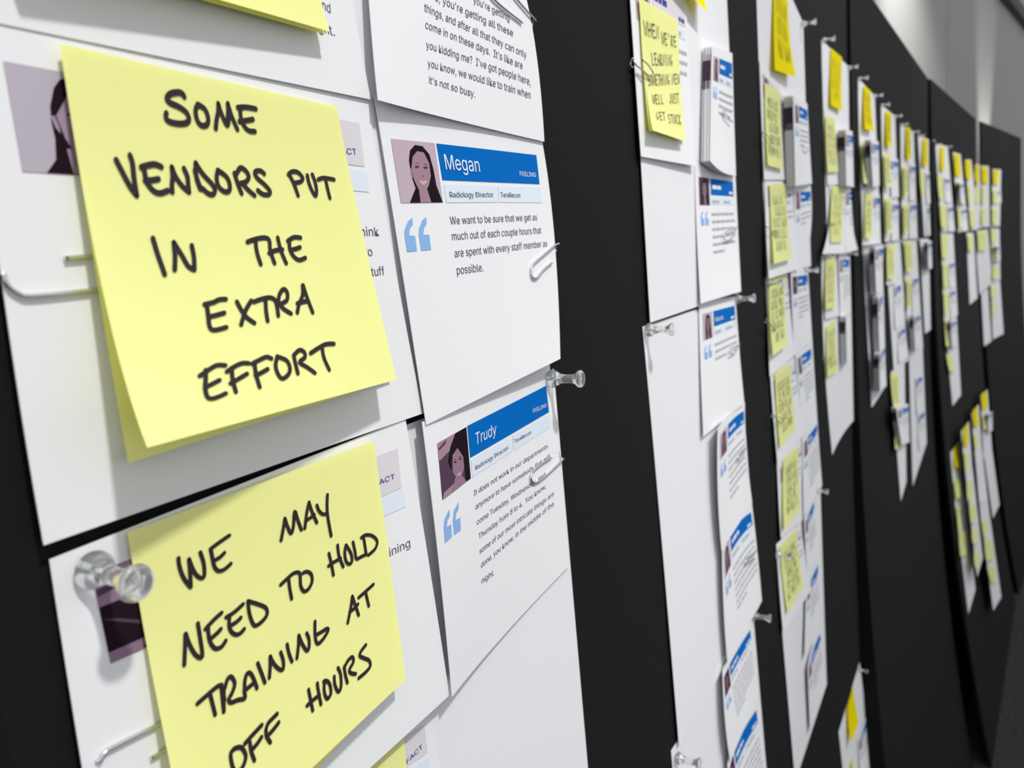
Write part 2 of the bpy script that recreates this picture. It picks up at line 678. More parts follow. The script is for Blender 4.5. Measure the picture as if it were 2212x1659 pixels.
def clip(k, px, label, P=None, l=4.5, back=1, r=0.45, off=0.7, tail=None):
    """bent wire clip: px is the wire seen in front of the paper, from its free end to where it passes over the paper's edge (back = side of that edge)"""
    pts = []
    for i, (x, y) in enumerate(px):
        if P:
            u, v = P.uv(x, y)
            pts.append(P.at(u, v, off))
        else:
            f = i / (len(px) - 1)
            pts.append(at(k, x, y, l if not isinstance(l, tuple) else l[0] + (l[1] - l[0]) * f * f))
    o, u, n = frame(k)
    e = pts[-1]
    a, b = (pts[-1] - pts[-2]).normalized(), u * back
    zd = Vector((0, 0, 1))
    w = (pts[0] - pts[-1]).dot(zd)
    sg = 1 if w > 0 else -1
    t = (tail if tail else 3.2)
    e0 = e + b * 0.35 - n * 0.8
    e1 = e + b * 0.3 - n * 1.7 + zd * sg * t * 0.5
    e2 = e - b * 0.6 - n * 2.0 + zd * sg * t
    e3 = e - b * 9.0 - n * 2.0 + zd * sg * t
    pts += [e0, e1, e2, e3]
    mb = MB()
    tube(mb, smooth3(pts), r)
    O = pts[0].copy()
    tag(mb.build('paper_clip', STEEL, None, O), label, 'paper clip', 'steel paper clips')


# ------------------------------------------------------------------ the setting
def panel(k, s0, s1, label, strip=None, T=8.0):
    o, u, n = frame(k)
    mb = MB()
    nz = 28
    g = lambda a, b, l: board(k, s0 + (s1 - s0) * a, ZTOP + (ZBOT - ZTOP) * b, l)
    mb.grid(lambda a, b: g(a, b, 0), 6, nz)
    mb.grid(lambda a, b: g(a, b, -T), 6, nz, 0, True)
    for b in range(nz):
        for a in (0, 1):
            mb.face([g(a, b / nz, 0), g(a, (b + 1) / nz, 0), g(a, (b + 1) / nz, -T), g(a, b / nz, -T)])
    for b in (0, 1):
        mb.face([g(0, b, 0), g(1, b, 0), g(1, b, -T), g(0, b, -T)])
    O = board(k, (s0 + s1) / 2, ZBOT)
    p = tag(mb.build('display_panel', FABRIC, None, O), label, 'display board', 'black boards of the curved display')
    if strip:                                  # dark hinge behind the joint to the next board
        wide = 640 if k else 170
        h = MB()
        h.grid(lambda a, b: board(k, s1 - 6 + (strip + wide) * a, ZTOP - 6 + (ZBOT - ZTOP + 6) * b, -26), 1, nz)
        h.grid(lambda a, b: board(k, s1 - 6 + (strip + wide) * a, ZTOP - 6 + (ZBOT - ZTOP + 6) * b, -29), 1, nz, 0, True)
        h.build('hinge_shade_strip', DARK, p, O)
    if k == 2:                                 # dark strip added across the lower far joint, standing in for unlit wall
        h = MB()
        h.grid(lambda a, b: board(k, s1 - 4 + 640 * a, 120 + (ZBOT - 120) * b, -14), 1, nz)
        h.grid(lambda a, b: board(k, s1 - 4 + 640 * a, 120 + (ZBOT - 120) * b, -17), 1, nz, 0, True)
        h.build('hinge_shade_strip', DARK, p, O)


panel(0, -15.0, 1302.0, 'black fabric display board nearest the camera, carrying the readable cards', 14, 22.0)
panel(1, 97.0, 1346.0, 'black fabric display board standing next to the nearest one, second in the row', 16, 34.0)
panel(2, 52.0, 1357.0, 'black fabric display board, third in the row, with four small strips low on it')
panel(3, 6.0, 1268.0, 'black fabric display board at the far end of the row, past the lit gap')


def plane(name, pts, m, kind='structure'):
    mb = MB()
    mb.face([Vector(p) for p in pts])
    o = mb.build(name, m)
    o['kind'] = kind
    return o


plane('floor', [(-6000, -6000, ZBOT - 2), (12000, -6000, ZBOT - 2), (12000, 6000, ZBOT - 2), (-6000, 6000, ZBOT - 2)], CARPET)
WA = math.atan(0.18463)
wu = Vector((math.cos(WA), -math.sin(WA), 0))
wn = Vector((-math.sin(WA), -math.cos(WA), 0))
W0 = Vector((3900, 240, 0))


def wallbox(name, a, b, z0, z1, l0, l1, m):
    mb = MB()
    p = [W0 + wu * s + wn * l + Vector((0, 0, z)) for l in (l0, l1) for s, z in ((a, z0), (b, z0), (b, z1), (a, z1))]
    for q in ((4, 5, 6, 7), (3, 2, 1, 0), (0, 1, 5, 4), (2, 3, 7, 6), (1, 2, 6, 5), (3, 0, 4, 7)):
        mb.face([p[i] for i in q])
    o = mb.build(name, m)
    o['kind'] = 'structure'
    return o


wallbox('wall_back', -2000, 14000, ZBOT - 2, 2300, -120, 0, WALLM)


def on_wall(x, y):
    d = RX * ((x - 1106) / F) + RD * ((y - 829.5) / F) + RF
    q = CAM + d * ((W0 - CAM).dot(wn) / d.dot(wn))
    return (q - W0).dot(wu), q.z


a, za = on_wall(2176, 0)
b, zb = on_wall(2212, 62)
print('RAIL', a, za, b, zb, on_wall(2046, 100), on_wall(1965, 110), on_wall(2130, 235), on_wall(2212, 400))
wallbox('trim_1', -2000, 14000, (za + zb) / 2 - 40, (za + zb) / 2 + 60, 0, 60, DARK)
a, za = on_wall(2046, 100)
wallbox('trim_2', a - 4, a + 4, ZBOT, 2300, 0.2, 1.5, SEAMM)

# ------------------------------------------------------------------ first column (nearest, readable)
NE = 'nearest paper column'
S_A = sheet(0, [(-190, -1150), (1120, -90), (1207, 770), (92, 1170)], 'white backing sheet behind the upper cards of the nearest paper column')
S_B = sheet(0, [(107, 1211), (1196, 797), (1300, 2000), (500, 2900)], 'large white backing sheet bare at the lower right of the nearest paper column', mids=None)

# row 2 left: only its foot shows
P, e = card(0, [(-190, -900), (702, -330), (801, 215), (-62, 38)], 'white card at the top left whose last printed words show under a yellow note', (1.5, 1.5, 2.4, 1.5), far=False, kind='fact')
t = MB()
type_line(t, P, 't to catch their flight.', (492, 4), (723, 78), 3.6, 0.15)
type_line(t, P, 'and', (686, 14), (714, 29), 3.6, 0.15)
t.build('printed_text', PRINT, e, P.O)
# row 2 right
P, e = card(0, [(770, -400), (1098, -130), (1176, 306), (817, 216)], 'white text card at the top with a paper clip on its upper right corner', (1.5, 1.5, 2.6, 6.0), far=False,
            mids={'B': (1000, 264, 3.6), 'L': (796, -20, 4), 'R': (1150, 60, 2.0)})
t = MB()
for s, a, b in [("you're getting", (1022, 6), (1100, 46)), ("sure, you're getting all these", (916, -10), (1108, 79)),
                ('things, and after all that they can only', (915.6, 24), (1137, 126)), ("come in on these days.  It's like are", (918, 61), (1128.5, 150)),
                ("you kidding me?  I've got people here,", (920, 104), (1146, 185)), ('you know, we would like to train when', (923.5, 144), (1146, 214)),
                ("it's not so busy.", (926, 180), (1026, 211.5))]:
    type_line(t, P, s, a, b, 3.7, 0.15)
t.build('printed_text', PRINT, e, P.O)
clip(0, [(1125, 50), (1062, -2), (1050, -35), (1078, -40), (1120, 8), (1152, 44)], 'steel paper clip on the upper right corner of the topmost text card', P, back=1)

# row 3 left (fact card with the big note)
P3, e = card(0, [(-68, 30), (794, 208), (914, 893), (95, 1178)], 'white card with a grey portrait behind the large uppermost yellow note', (1.2, 1.5, 4.0, 3.5), far=False, kind='fact',
             mids={'L': (13, 668, 2.5), 'R': (852, 566, 2.4)})
m = MB()
poly_px(m, P3, [(6, 132), (222, 172), (248, 382), (48, 371)], 0, 0.15)
poly_px(m, P3, [(128, 172), (115, 190), (107, 230), (110, 265), (118, 300), (120, 345), (100, 374), (225, 382), (215, 300), (205, 200), (170, 165)], 1, 0.2)
poly_px(m, P3, [(120, 250), (145, 205), (170, 195), (180, 260), (178, 320), (160, 330), (140, 300)], 2, 0.24)
poly_px(m, P3, [(108, 252), (116, 250), (126, 272), (130, 290), (118, 276)], 2, 0.26)
poly_px(m, P3, [(143, 322), (176, 322), (190, 378), (158, 376)], 2, 0.24)
poly_px(m, P3, oval(150, 248, 7, 4), 1, 0.28)
m.build('portrait', [mat('grey_mauve_print', (0.47, 0.42, 0.49), 0.6), HAIR, mat('lilac_skin_print', (0.36, 0.27, 0.36), 0.6)], e, P3.O)
b = MB()
b.grid(quadfn(P3, [P3.uv(*p) for p in [(258, 165), (775, 266), (787, 360), (268, 290)]], 0.15), 10, 3)
bo = b.build('name_banner', PINK, e, P3.O)
t = MB()
type_line(t, P3, 'FACT', (727, 332), (769.5, 334.5), 2.3, 0.3)
t.build('banner_text', FACTB, bo, P3.O)
b = MB()
b.grid(quadfn(P3, [P3.uv(*p) for p in [(560, 335), (791, 370), (797, 415), (570, 395)]], 0.15), 6, 2)
b.build('role_strip', PALEB, e, P3.O)
t = MB()
type_line(t, P3, 'think', (771, 510), (819, 509.5), 3.6, 0.15)
type_line(t, P3, 'to', (788, 553), (804.5, 553), 3.6, 0.15)
type_line(t, P3, 'stuff', (794, 597.5), (831, 594), 3.6, 0.15)
t.build('printed_text', PRINT, e, P3.O)

# row 3 right
PM, e = card(0, [(808, 205), (1168, 288), (1210.5, 775), (921, 918)], 'white card with blue banner and a four line quote about couple hours, clipped at right', (2.0, 1.5, 7.0, 5.6), far=False,
             mids={'L': (862, 540, 3.2), 'R': (1197, 505, 3.0)})
Z = ((700, 0), 3.687)
m = MB()
poly_px(m, PM, [(530, 1105), (878, 1140), (945, 1612), (610, 1617)], 0, 0.15, *Z)
poly_px(m, PM, [(680, 1200), (720, 1155), (780, 1165), (835, 1230), (868, 1350), (892, 1480), (942, 1612), (680, 1615), (725, 1500), (690, 1400), (672, 1280)], 1, 0.19, *Z)
poly_px(m, PM, [(700, 1250), (735, 1205), (790, 1215), (832, 1300), (846, 1400), (830, 1480), (800, 1530), (755, 1520), (715, 1440), (692, 1340)], 2, 0.23, *Z)
poly_px(m, PM, [(750, 1500), (815, 1500), (850, 1612), (765, 1614)], 2, 0.22, *Z)
poly_px(m, PM, [(681, 1335), (694, 1350), (706, 1425), (690, 1410)], 2, 0.22, *Z)
for q in (oval(735, 1330, 18, 11), oval(803, 1336, 18, 11), [(715, 1308), (735, 1298), (755, 1308), (735, 1303)], [(782, 1312), (805, 1304), (826, 1316), (804, 1310)],
          [(768, 1398), (782, 1402), (795, 1398), (782, 1408)]):
    poly_px(m, PM, q, 3, 0.27, *Z)
poly_px(m, PM, [(752, 1435), (785, 1444), (818, 1436), (805, 1466), (785, 1474), (768, 1464)], 4, 0.27, *Z)
poly_px(m, PM, [(680, 1615), (715, 1545), (760, 1590), (765, 1614)], 1, 0.25, *Z)
m.build('portrait', [MAUVE, HAIR, SKIN, PLUM, LIP], e, PM.O)
b = MB()
b.grid(quadfn(PM, [PM.uv(*p) for p in [(942, 310), (1158, 335), (1165, 398), (955, 389)]], 0.15), 10, 3)
bo = b.build('name_banner', BLUE, e, PM.O)
t = MB()
type_line(t, PM, 'Megan', (962, 366), (1036, 371.5), 7.8, 0.3)
t.build('name_text', WPRINT, bo, PM.O)
t = MB()
type_line(t, PM, 'FEELING', (1122, 380), (1157, 382.5), 2.8, 0.3)
t.build('kind_text', WPRINT, bo, PM.O)
b = MB()
b.grid(quadfn(PM, [PM.uv(*p) for p in [(958, 398), (1071, 402), (1075, 437), (963, 438)]], 0.15), 5, 2)
b.grid(quadfn(PM, [PM.uv(*p) for p in [(1074, 402), (1166, 405), (1171, 438), (1078, 437)]], 0.15), 5, 2)
so = b.build('role_strip', PALEB, e, PM.O)
t = MB()
type_line(t, PM, 'Radiology Director', (971, 426.5), (1065, 426), 2.8, 0.3)
type_line(t, PM, 'TeraRecon', (1081, 426), (1123, 427), 2.8, 0.3)
t.build('role_text', PRINT, so, PM.O)
q = MB()
Z3 = ((700, 420), 3.687)
poly_px(q, PM, [(700, 185), (705, 240), (680, 270), (675, 325), (722, 330), (738, 450), (660, 458), (640, 330), (640, 280), (665, 215)], 0, 0.15, *Z3)
poly_px(q, PM, [(810, 180), (815, 235), (795, 265), (788, 320), (835, 322), (850, 440), (772, 448), (753, 320), (755, 270), (780, 205)], 0, 0.15, *Z3)
q.build('quotation_mark', QUOTE, e, PM.O)
t = MB()
for s, a, b_ in [('We want to be sure that we get as', (972.6, 485), (1160, 475.6)), ('much out of each couple hours that', (976.6, 519), (1169, 504)),
                 ('are spent with every staff member as', (982, 556), (1182, 532.5)), ('possible.', (987, 593), (1044, 585.5))]:
    type_line(t, PM, s, a, b_, 3.8, 0.15)
t.build('printed_text', PRINT, e, PM.O)
clip(0, [(1190, 567), (1172, 582), (1157, 600), (1147, 600), (1144, 585), (1149, 571), (1175, 548), (1196, 530), (1204, 527)], 'steel paper clip on the right edge of the card with a four line quote', PM, back=1)

# row 4 left
P4, e = card(0, [(107, 1209), (876, 905), (971, 1502), (262, 2150)], 'white card with a dark portrait pinned at one corner, partly under the lower yellow note', (1.5, 3.5, 7, 5), far=False, kind='fact',
             mids={'R': (925, 1205, 5.5)})
Z5 = ((0, 1059), 2.765)
m = MB()
poly_px(m, P4, [(545, 500), (880, 370), (985, 890), (660, 1035)], 0, 0.15, *Z5)
poly_px(m, P4, [(590, 700), (905, 575), (965, 830), (645, 970)], 1, 0.2, *Z5)
poly_px(m, P4, [(608, 768), (700, 764), (900, 775), (900, 800), (700, 782)], 2, 0.24, *Z5)
poly_px(m, P4, [(850, 930), (985, 820), (985, 890), (900, 935)], 1, 0.24, *Z5)
poly_px(m, P4, [(555, 545), (700, 480), (720, 560), (580, 640)], 2, 0.2, *Z5)
m.build('portrait', [mat('dusky_pink_print', (0.26, 0.16, 0.24), 0.6), HAIR, PLUM], e, P4.O)
b = MB()
b.grid(quadfn(P4, [P4.uv(*p) for p in [(420, 1140), (858, 968), (867, 1054), (440, 1240)]], 0.15), 10, 3)
bo = b.build('name_banner', PINK, e, P4.O)
t = MB()
type_line(t, P4, 'FACT', (809, 1051), (852, 1033.6), 2.2, 0.3)
t.build('banner_text', FACTB, bo, P4.O)
b = MB()
b.grid(quadfn(P4, [P4.uv(*p) for p in [(640, 1150), (870, 1056), (875, 1095), (650, 1195)]], 0.15), 6, 2)
b.build('role_strip', PALEB, e, P4.O)
t = MB()
type_line(t, P4, 'training', (812, 1217), (886, 1180), 3.6, 0.15)
t.build('printed_text', PRINT, e, P4.O)

# row 4 right
PT, e = card(0, [(912, 912), (1187, 786), (1230, 1222), (977, 1505)], 'white card with blue banner, dark portrait and a seven line quote, pinned at one corner', (5.0, 1.2, 2.6, 8.5), far=False,
             mids={'R': (1208, 985, 2.0), 'B': (1094, 1366, 3.8), 'L': (948, 1210, 7.5)})
Z6 = ((700, 780), 3.687)
m = MB()
poly_px(m, PT, [(900, 655), (1130, 525), (1165, 935), (940, 1105)], 0, 0.15, *Z6)
poly_px(m, PT, [(900, 655), (1042, 576), (1012, 700), (912, 800)], 1, 0.18, *Z6)
poly_px(m, PT, [(905, 700), (968, 625), (966, 655), (915, 712)], 0, 0.2, *Z6)
poly_px(m, PT, [(1040, 578), (1130, 525), (1165, 935), (1125, 962), (1112, 800), (1060, 700), (1012, 780), (1012, 870), (985, 800), (1000, 690)], 2, 0.21, *Z6)
poly_px(m, PT, [(1018, 750), (1058, 692), (1103, 760), (1111, 850), (1088, 928), (1052, 938), (1020, 885)], 3, 0.24, *Z6)
poly_px(m, PT, [(1040, 930), (1098, 915), (1130, 960), (1015, 1050)], 3, 0.23, *Z6)
poly_px(m, PT, [(940, 1105), (948, 1050), (1030, 975), (1012, 1052)], 1, 0.25, *Z6)
for q in (oval(1040, 805, 10, 6), oval(1078, 780, 10, 6), [(1022, 790), (1040, 780), (1052, 786), (1040, 785)], [(1064, 768), (1080, 758), (1094, 762), (1080, 764)]):
    poly_px(m, PT, q, 2, 0.28, *Z6)
poly_px(m, PT, [(1052, 905), (1075, 888), (1088, 880), (1080, 905), (1062, 915)], 4, 0.28, *Z6)
m.build('portrait', [PLUM, mat('rose_print', (0.36, 0.22, 0.27), 0.6), HAIR, mat('rosy_skin_print', (0.30, 0.17, 0.23), 0.6), LIP], e, PT.O)
b = MB()
b.grid(quadfn(PT, [PT.uv(*p) for p in [(1009, 920), (1179, 833), (1185.5, 890), (1015, 989)]], 0.15), 10, 3)
bo = b.build('name_banner', BLUE, e, PT.O)
t = MB()
type_line(t, PT, 'Trudy', (1026, 961), (1071, 937), 6.0, 0.3)
t.build('name_text', WPRINT, bo, PT.O)
t = MB()
type_line(t, PT, 'FEELING', (1150, 892), (1179, 879), 2.4, 0.3)
t.build('kind_text', WPRINT, bo, PT.O)
b = MB()
b.grid(quadfn(PT, [PT.uv(*p) for p in [(1016.5, 993), (1102, 943), (1105.5, 975), (1020, 1031)]], 0.15), 5, 2)
b.grid(quadfn(PT, [PT.uv(*p) for p in [(1106, 940), (1186, 895), (1189, 922), (1109, 973)]], 0.15), 5, 2)
so = b.build('role_strip', PALEB, e, PT.O)
t = MB()
type_line(t, PT, 'Radiology Director', (1025.5, 1015.5), (1097, 970), 2.2, 0.3)
type_line(t, PT, 'TeraRecon', (1109.5, 958), (1146, 937), 2.2, 0.3)
t.build('role_text', PRINT, so, PT.O)
q = MB()
poly_px(q, PT, [(995, 1178), (1000, 1235), (980, 1270), (975, 1320), (1010, 1300), (1015, 1400), (962, 1450), (952, 1330), (958, 1260)], 0, 0.15, *Z6)
poly_px(q, PT, [(1068, 1120), (1070, 1180), (1050, 1215), (1045, 1265), (1082, 1245), (1087, 1345), (1035, 1385), (1025, 1270), (1032, 1190)], 0, 0.15, *Z6)
q.build('quotation_mark', QUOTE, e, PT.O)
t = MB()
for s, a, b_ in [('It does not work in our departments', (1023, 1071.6), (1183, 967)), ('anymore to have somebody that will', (1027, 1101), (1188, 989)),
                 ('come Tuesday, Wednesday, and', (1029.5, 1134), (1177, 1029.5)), ('Thursday from 8 to 4.  You know,', (1033.6, 1165), (1179, 1054)),
                 ('some of our most intricate things are', (1035.5, 1197), (1196, 1070)), ('done, you know, in the middle of the', (1039, 1227), (1196, 1092)),
                 ('night.', (1040, 1261), (1067, 1241.5))]:
    type_line(t, PT, s, a, b_, 2.7, 0.15)
t.build('printed_text', PRINT, e, PT.O)
clip(0, [(1189, 987), (1166, 1002), (1148, 1018), (1143, 1032), (1149, 1043), (1163, 1038), (1190, 1015), (1213, 992)], 'steel paper clip on the right edge of the card with a seven line quote', PT, back=1)

# row 5 left (just its right part under the card above)
P5, e = card(0, [(205, 1990), (932, 1510), (1010, 2130), (420, 2900)], 'white card at the bottom edge, nearly hidden below the lower yellow note', (1.5, 1.2, 3.0, 4), far=False, kind='fact')
b = MB()
b.grid(quadfn(P5, [P5.uv(*p) for p in [(560, 1790), (916, 1566), (923, 1626), (570, 1870)]], 0.15), 10, 3)
bo = b.build('name_banner', PINK, e, P5.O)
t = MB()
type_line(t, P5, 'FACT', (878, 1650), (912, 1615), 2.2, 0.3)
t.build('banner_text', FACTB, bo, P5.O)
b = MB()
b.grid(quadfn(P5, [P5.uv(*p) for p in [(740, 1770), (924, 1636), (930, 1680), (750, 1815)]], 0.15), 6, 2)
b.build('role_strip', PALEB, e, P5.O)


# hand lettering of the two big notes, traced stroke by stroke
def strokes(data, w):
    def f(mb, P):
        for org, sc, ss in data:
            for s in ss:
                uv = [P.uv(org[0] + x / sc, org[1] + y / sc) for x, y in s]
                ribbon(mb, P, smooth(uv), w, 0.25)
    return f


A1 = ((200, 150), 5.53, [
    [(1088, 325), (1060, 285), (1000, 275), (920, 295), (880, 350), (920, 400), (1020, 445), (1110, 510), (1145, 590), (1120, 635), (1050, 650), (940, 635), (880, 600), (868, 550), (875, 525)],
    [(1255, 420), (1225, 480), (1235, 580), (1275, 655), (1330, 675), (1370, 640), (1370, 560), (1330, 470), (1250, 420)],
    [(1495, 410), (1495, 500), (1475, 600), (1465, 705)], [(1495, 410), (1530, 520), (1600, 670), (1620, 560), (1610, 410)],
    [(275, 1085), (350, 1230), (440, 1400), (520, 1505)], [(440, 1030), (470, 1130), (490, 1320), (520, 1505)],
    [(600, 1160), (620, 1260), (640, 1350), (720, 1450), (800, 1480), (890, 1450)], [(575, 1170), (660, 1145), (740, 1135), (815, 1165)], [(620, 1330), (700, 1325), (780, 1310)],
    [(940, 1170), (950, 1280), (940, 1390), (945, 1465)], [(940, 1170), (990, 1290), (1070, 1400), (1145, 1465)], [(1085, 1185), (1125, 1280), (1135, 1370), (1145, 1465)],
    [(1225, 1120), (1225, 1210), (1240, 1320), (1280, 1430)], [(1215, 1210), (1250, 1330), (1290, 1430)], [(1225, 1120), (1310, 1250), (1420, 1370), (1455, 1440), (1430, 1495), (1370, 1480), (1310, 1425)],
    [(1490, 1205), (1475, 1300), (1500, 1400), (1570, 1460), (1625, 1450), (1630, 1370), (1590, 1280), (1490, 1205)]])
B1 = ((480, 180), 5.53, [
    [(60, 245), (65, 350), (50, 490)], [(60, 245), (110, 400), (175, 550)],
    [(210, 300), (215, 400), (250, 500), (310, 565), (385, 575)], [(180, 290), (280, 285), (395, 305)], [(200, 455), (280, 445), (360, 430)],
    [(140, 1075), (180, 1200), (225, 1315)], [(165, 1080), (210, 1010), (270, 1040), (310, 1110), (280, 1175), (215, 1195)], [(230, 1190), (300, 1270), (380, 1340)],
    [(495, 1080), (450, 1045), (385, 1060), (410, 1130), (500, 1210), (565, 1290), (545, 1330), (480, 1325), (420, 1280)],
    [(800, 1100), (850, 1200), (900, 1340)], [(785, 1090), (830, 1055), (900, 1065), (955, 1130), (930, 1175), (860, 1190)],
    [(1010, 1100), (1030, 1190), (1070, 1290), (1110, 1345), (1120, 1270), (1100, 1170), (1070, 1090)],
    [(1140, 1150), (1210, 1130), (1330, 1150)], [(1230, 1150), (1250, 1250), (1280, 1370)]])
C0 = ((0, 0), 2.765, [[(910, 1425), (935, 1510), (970, 1610), (980, 1640)], [(1035, 1450), (1042, 1530), (1040, 1612)], [(1035, 1450), (1085, 1530), (1120, 1590), (1155, 1612)], [(1142, 1468), (1155, 1540), (1157, 1612)]])
C1 = ((380, 500), 4.366, [
    [(670, 100), (740, 75), (830, 60), (875, 85), (885, 180), (925, 300)], [(745, 90), (760, 200), (795, 310)], [(955, 60), (985, 180), (1035, 300)], [(875, 205), (935, 180), (1000, 170)],
    [(1065, 80), (1070, 170), (1110, 240), (1160, 270), (1215, 250)], [(1050, 90), (1110, 55), (1170, 60)], [(1075, 175), (1125, 165), (1165, 150)],
    [(285, 690), (300, 800), (310, 890), (340, 930), (400, 925), (470, 905)], [(265, 690), (350, 670), (400, 645), (465, 640)], [(300, 810), (380, 790), (450, 770)],
    [(570, 665), (610, 740), (660, 810), (735, 865)], [(705, 655), (650, 750), (610, 880)], [(730, 665), (800, 640), (880, 625), (930, 650), (950, 720), (960, 795)], [(840, 650), (845, 750), (860, 845)],
    [(960, 690), (970, 600), (1010, 545), (1045, 580), (1040, 650), (985, 690), (1010, 730), (1080, 775)], [(1190, 510), (1190, 600), (1155, 690), (1140, 765)], [(1195, 510), (1230, 620), (1285, 765)], [(1140, 680), (1200, 665), (1240, 655)],
    [(275, 1310), (275, 1400), (270, 1480), (290, 1560), (330, 1580), (400, 1560), (465, 1530)], [(220, 1365), (300, 1310), (380, 1265), (460, 1265)], [(280, 1470), (340, 1440), (405, 1405)],
    [(520, 1290), (530, 1400), (560, 1515)], [(475, 1325), (550, 1275), (620, 1245), (680, 1245)], [(510, 1435), (590, 1390), (665, 1345)],
    [(735, 1235), (750, 1350), (785, 1470)], [(715, 1250), (790, 1210), (850, 1185), (895, 1200)], [(745, 1360), (800, 1335), (860, 1300)],
    [(950, 1180), (935, 1270), (960, 1350), (1000, 1390), (1055, 1350), (1070, 1290), (1040, 1220), (960, 1185)],
    [(1105, 1170), (1125, 1260), (1145, 1340)], [(1110, 1165), (1160, 1120), (1205, 1140), (1210, 1190), (1160, 1235), (1230, 1280), (1305, 1335)],
    [(1265, 1150), (1340, 1100), (1410, 1065), (1485, 1060)], [(1375, 1100), (1390, 1190), (1440, 1305)]])
D2 = ((350, 1040), 6.144, [
    [(210, 1015), (225, 1130), (280, 1280), (370, 1400)], [(350, 1030), (365, 1200), (375, 1400)], [(350, 1030), (410, 1180), (470, 1260), (530, 1280), (555, 1230), (545, 1080), (500, 940)],
    [(640, 900), (665, 1030), (690, 1130), (740, 1185), (820, 1165), (905, 1090)], [(635, 895), (740, 815), (885, 715)], [(690, 1045), (760, 1005), (820, 945)]])
E2 = ((580, 1040), 6.144, [
    [(210, 490), (190, 620), (160, 780)], [(210, 490), (250, 610), (295, 690), (325, 580), (340, 390), (385, 520), (430, 640)],
    [(530, 275), (500, 420), (475, 620)], [(530, 275), (570, 400), (635, 545)], [(490, 520), (550, 480), (600, 440)], [(635, 315), (665, 390), (720, 435), (770, 420)], [(775, 175), (770, 320), (780, 470), (825, 720)],
    [(795, 955), (825, 1080), (855, 1240)], [(910, 845), (930, 990), (985, 1130)], [(790, 1120), (860, 1070), (950, 1020)], [(1020, 845), (1005, 940), (1020, 1050), (1060, 1095), (1100, 1060), (1090, 960), (1025, 845)],
    [(1115, 805), (1140, 920), (1160, 1025), (1220, 1000), (1290, 965)], [(1255, 740), (1275, 860), (1290, 970)], [(1225, 745), (1280, 710), (1370, 720), (1435, 790), (1410, 890), (1320, 975)],
    [(155, 1370), (250, 1280), (330, 1215), (400, 1210), (415, 1280), (420, 1380), (460, 1455), (520, 1430), (570, 1330), (560, 1230), (500, 1195), (450, 1215)], [(260, 1290), (275, 1420), (300, 1555)],
    [(1105, 1530), (1095, 1640)], [(1190, 1540), (1280, 1460), (1385, 1365)], [(1285, 1480), (1310, 1590), (1325, 1650)]])
F2 = ((370, 1260), 6.144, [
    [(180, 670), (175, 850), (165, 1080)], [(185, 670), (230, 800), (300, 930), (370, 985), (405, 950), (380, 750), (345, 530)],
    [(480, 560), (490, 700), (520, 800), (580, 865), (660, 840), (715, 760)], [(445, 605), (560, 480), (660, 390)], [(520, 730), (600, 660), (650, 605)],
    [(765, 450), (760, 560), (790, 640), (850, 680), (910, 660), (960, 605)], [(720, 450), (830, 380), (945, 275)], [(790, 555), (860, 510), (915, 455)],
    [(1010, 235), (1030, 400), (1080, 540), (1130, 555), (1220, 480), (1265, 400), (1230, 310), (1010, 235)],
    [(340, 1595), (470, 1480), (600, 1370), (660, 1350)], [(510, 1480), (540, 1600), (575, 1740)], [(655, 1350), (670, 1500), (690, 1700)], [(690, 1420), (690, 1700)], [(670, 1400), (700, 1550)],
    [(700, 1400), (740, 1270), (790, 1240), (835, 1330), (800, 1450), (755, 1540), (790, 1580), (880, 1545), (970, 1525), (965, 1440), (970, 1290), (1000, 1195), (1050, 1200), (1100, 1300), (1130, 1390)], [(960, 1430), (1030, 1370), (1090, 1320)],
    [(1140, 1060), (1190, 1190), (1235, 1315)], [(1305, 970), (1305, 1100), (1295, 1250)], [(1305, 970), (1350, 1060), (1420, 1135), (1475, 1140), (1480, 1030), (1445, 915)], [(1530, 810), (1555, 930), (1595, 1035)]])
G2 = ((580, 1270), 6.144, [
    [(395, 630), (390, 770), (370, 930)], [(395, 630), (440, 740), (500, 830), (530, 790), (530, 680), (500, 600)], [(610, 445), (610, 600), (625, 710), (660, 735), (730, 660), (785, 560), (765, 540), (700, 580), (640, 615)],
    [(1105, 110), (1085, 260), (1045, 460)], [(1105, 110), (1150, 240), (1190, 360)], [(1070, 320), (1130, 270), (1180, 215)],
    [(525, 1350), (550, 1480), (580, 1625)], [(640, 1265), (660, 1400), (690, 1540)], [(505, 1560), (580, 1490), (670, 1420)],
    [(740, 1230), (730, 1340), (750, 1440), (780, 1465), (820, 1400), (810, 1290), (770, 1235), (725, 1240)], [(865, 1175), (875, 1290), (920, 1375), (955, 1310), (950, 1150), (915, 1060)],
    [(1000, 1040), (1010, 1140), (1040, 1255)], [(995, 1060), (1050, 960), (1105, 915), (1120, 980), (1065, 1085), (1090, 1130), (1150, 1140)],
    [(1285, 755), (1220, 840), (1205, 900), (1260, 930), (1325, 960), (1345, 1030), (1290, 1110), (1190, 1195)]])
H2 = ((460, 1430), 7.243, [
    [(330, 1350), (270, 1430), (285, 1580), (330, 1700), (420, 1690), (490, 1560), (500, 1440), (430, 1335), (330, 1350)],
    [(570, 1260), (590, 1400), (640, 1535)], [(490, 1275), (620, 1130), (755, 985)], [(600, 1370), (680, 1280), (750, 1175)],
    [(820, 1060), (830, 1160), (890, 1255)], [(820, 1060), (860, 950), (995, 810)], [(850, 1150), (940, 1050), (1020, 945)]])
note(0, [(129, 94), (727, 230), (857, 820), (318, 967)], 'large yellow sticky note lettered about vendors and extra effort', (3.4, 3.0, 12.5, 21), YEL,
     strokes([A1, B1, C0, C1], 1.15), mids={'L': (220, 620, 8.5), 'R': (785, 512, 5.4)})
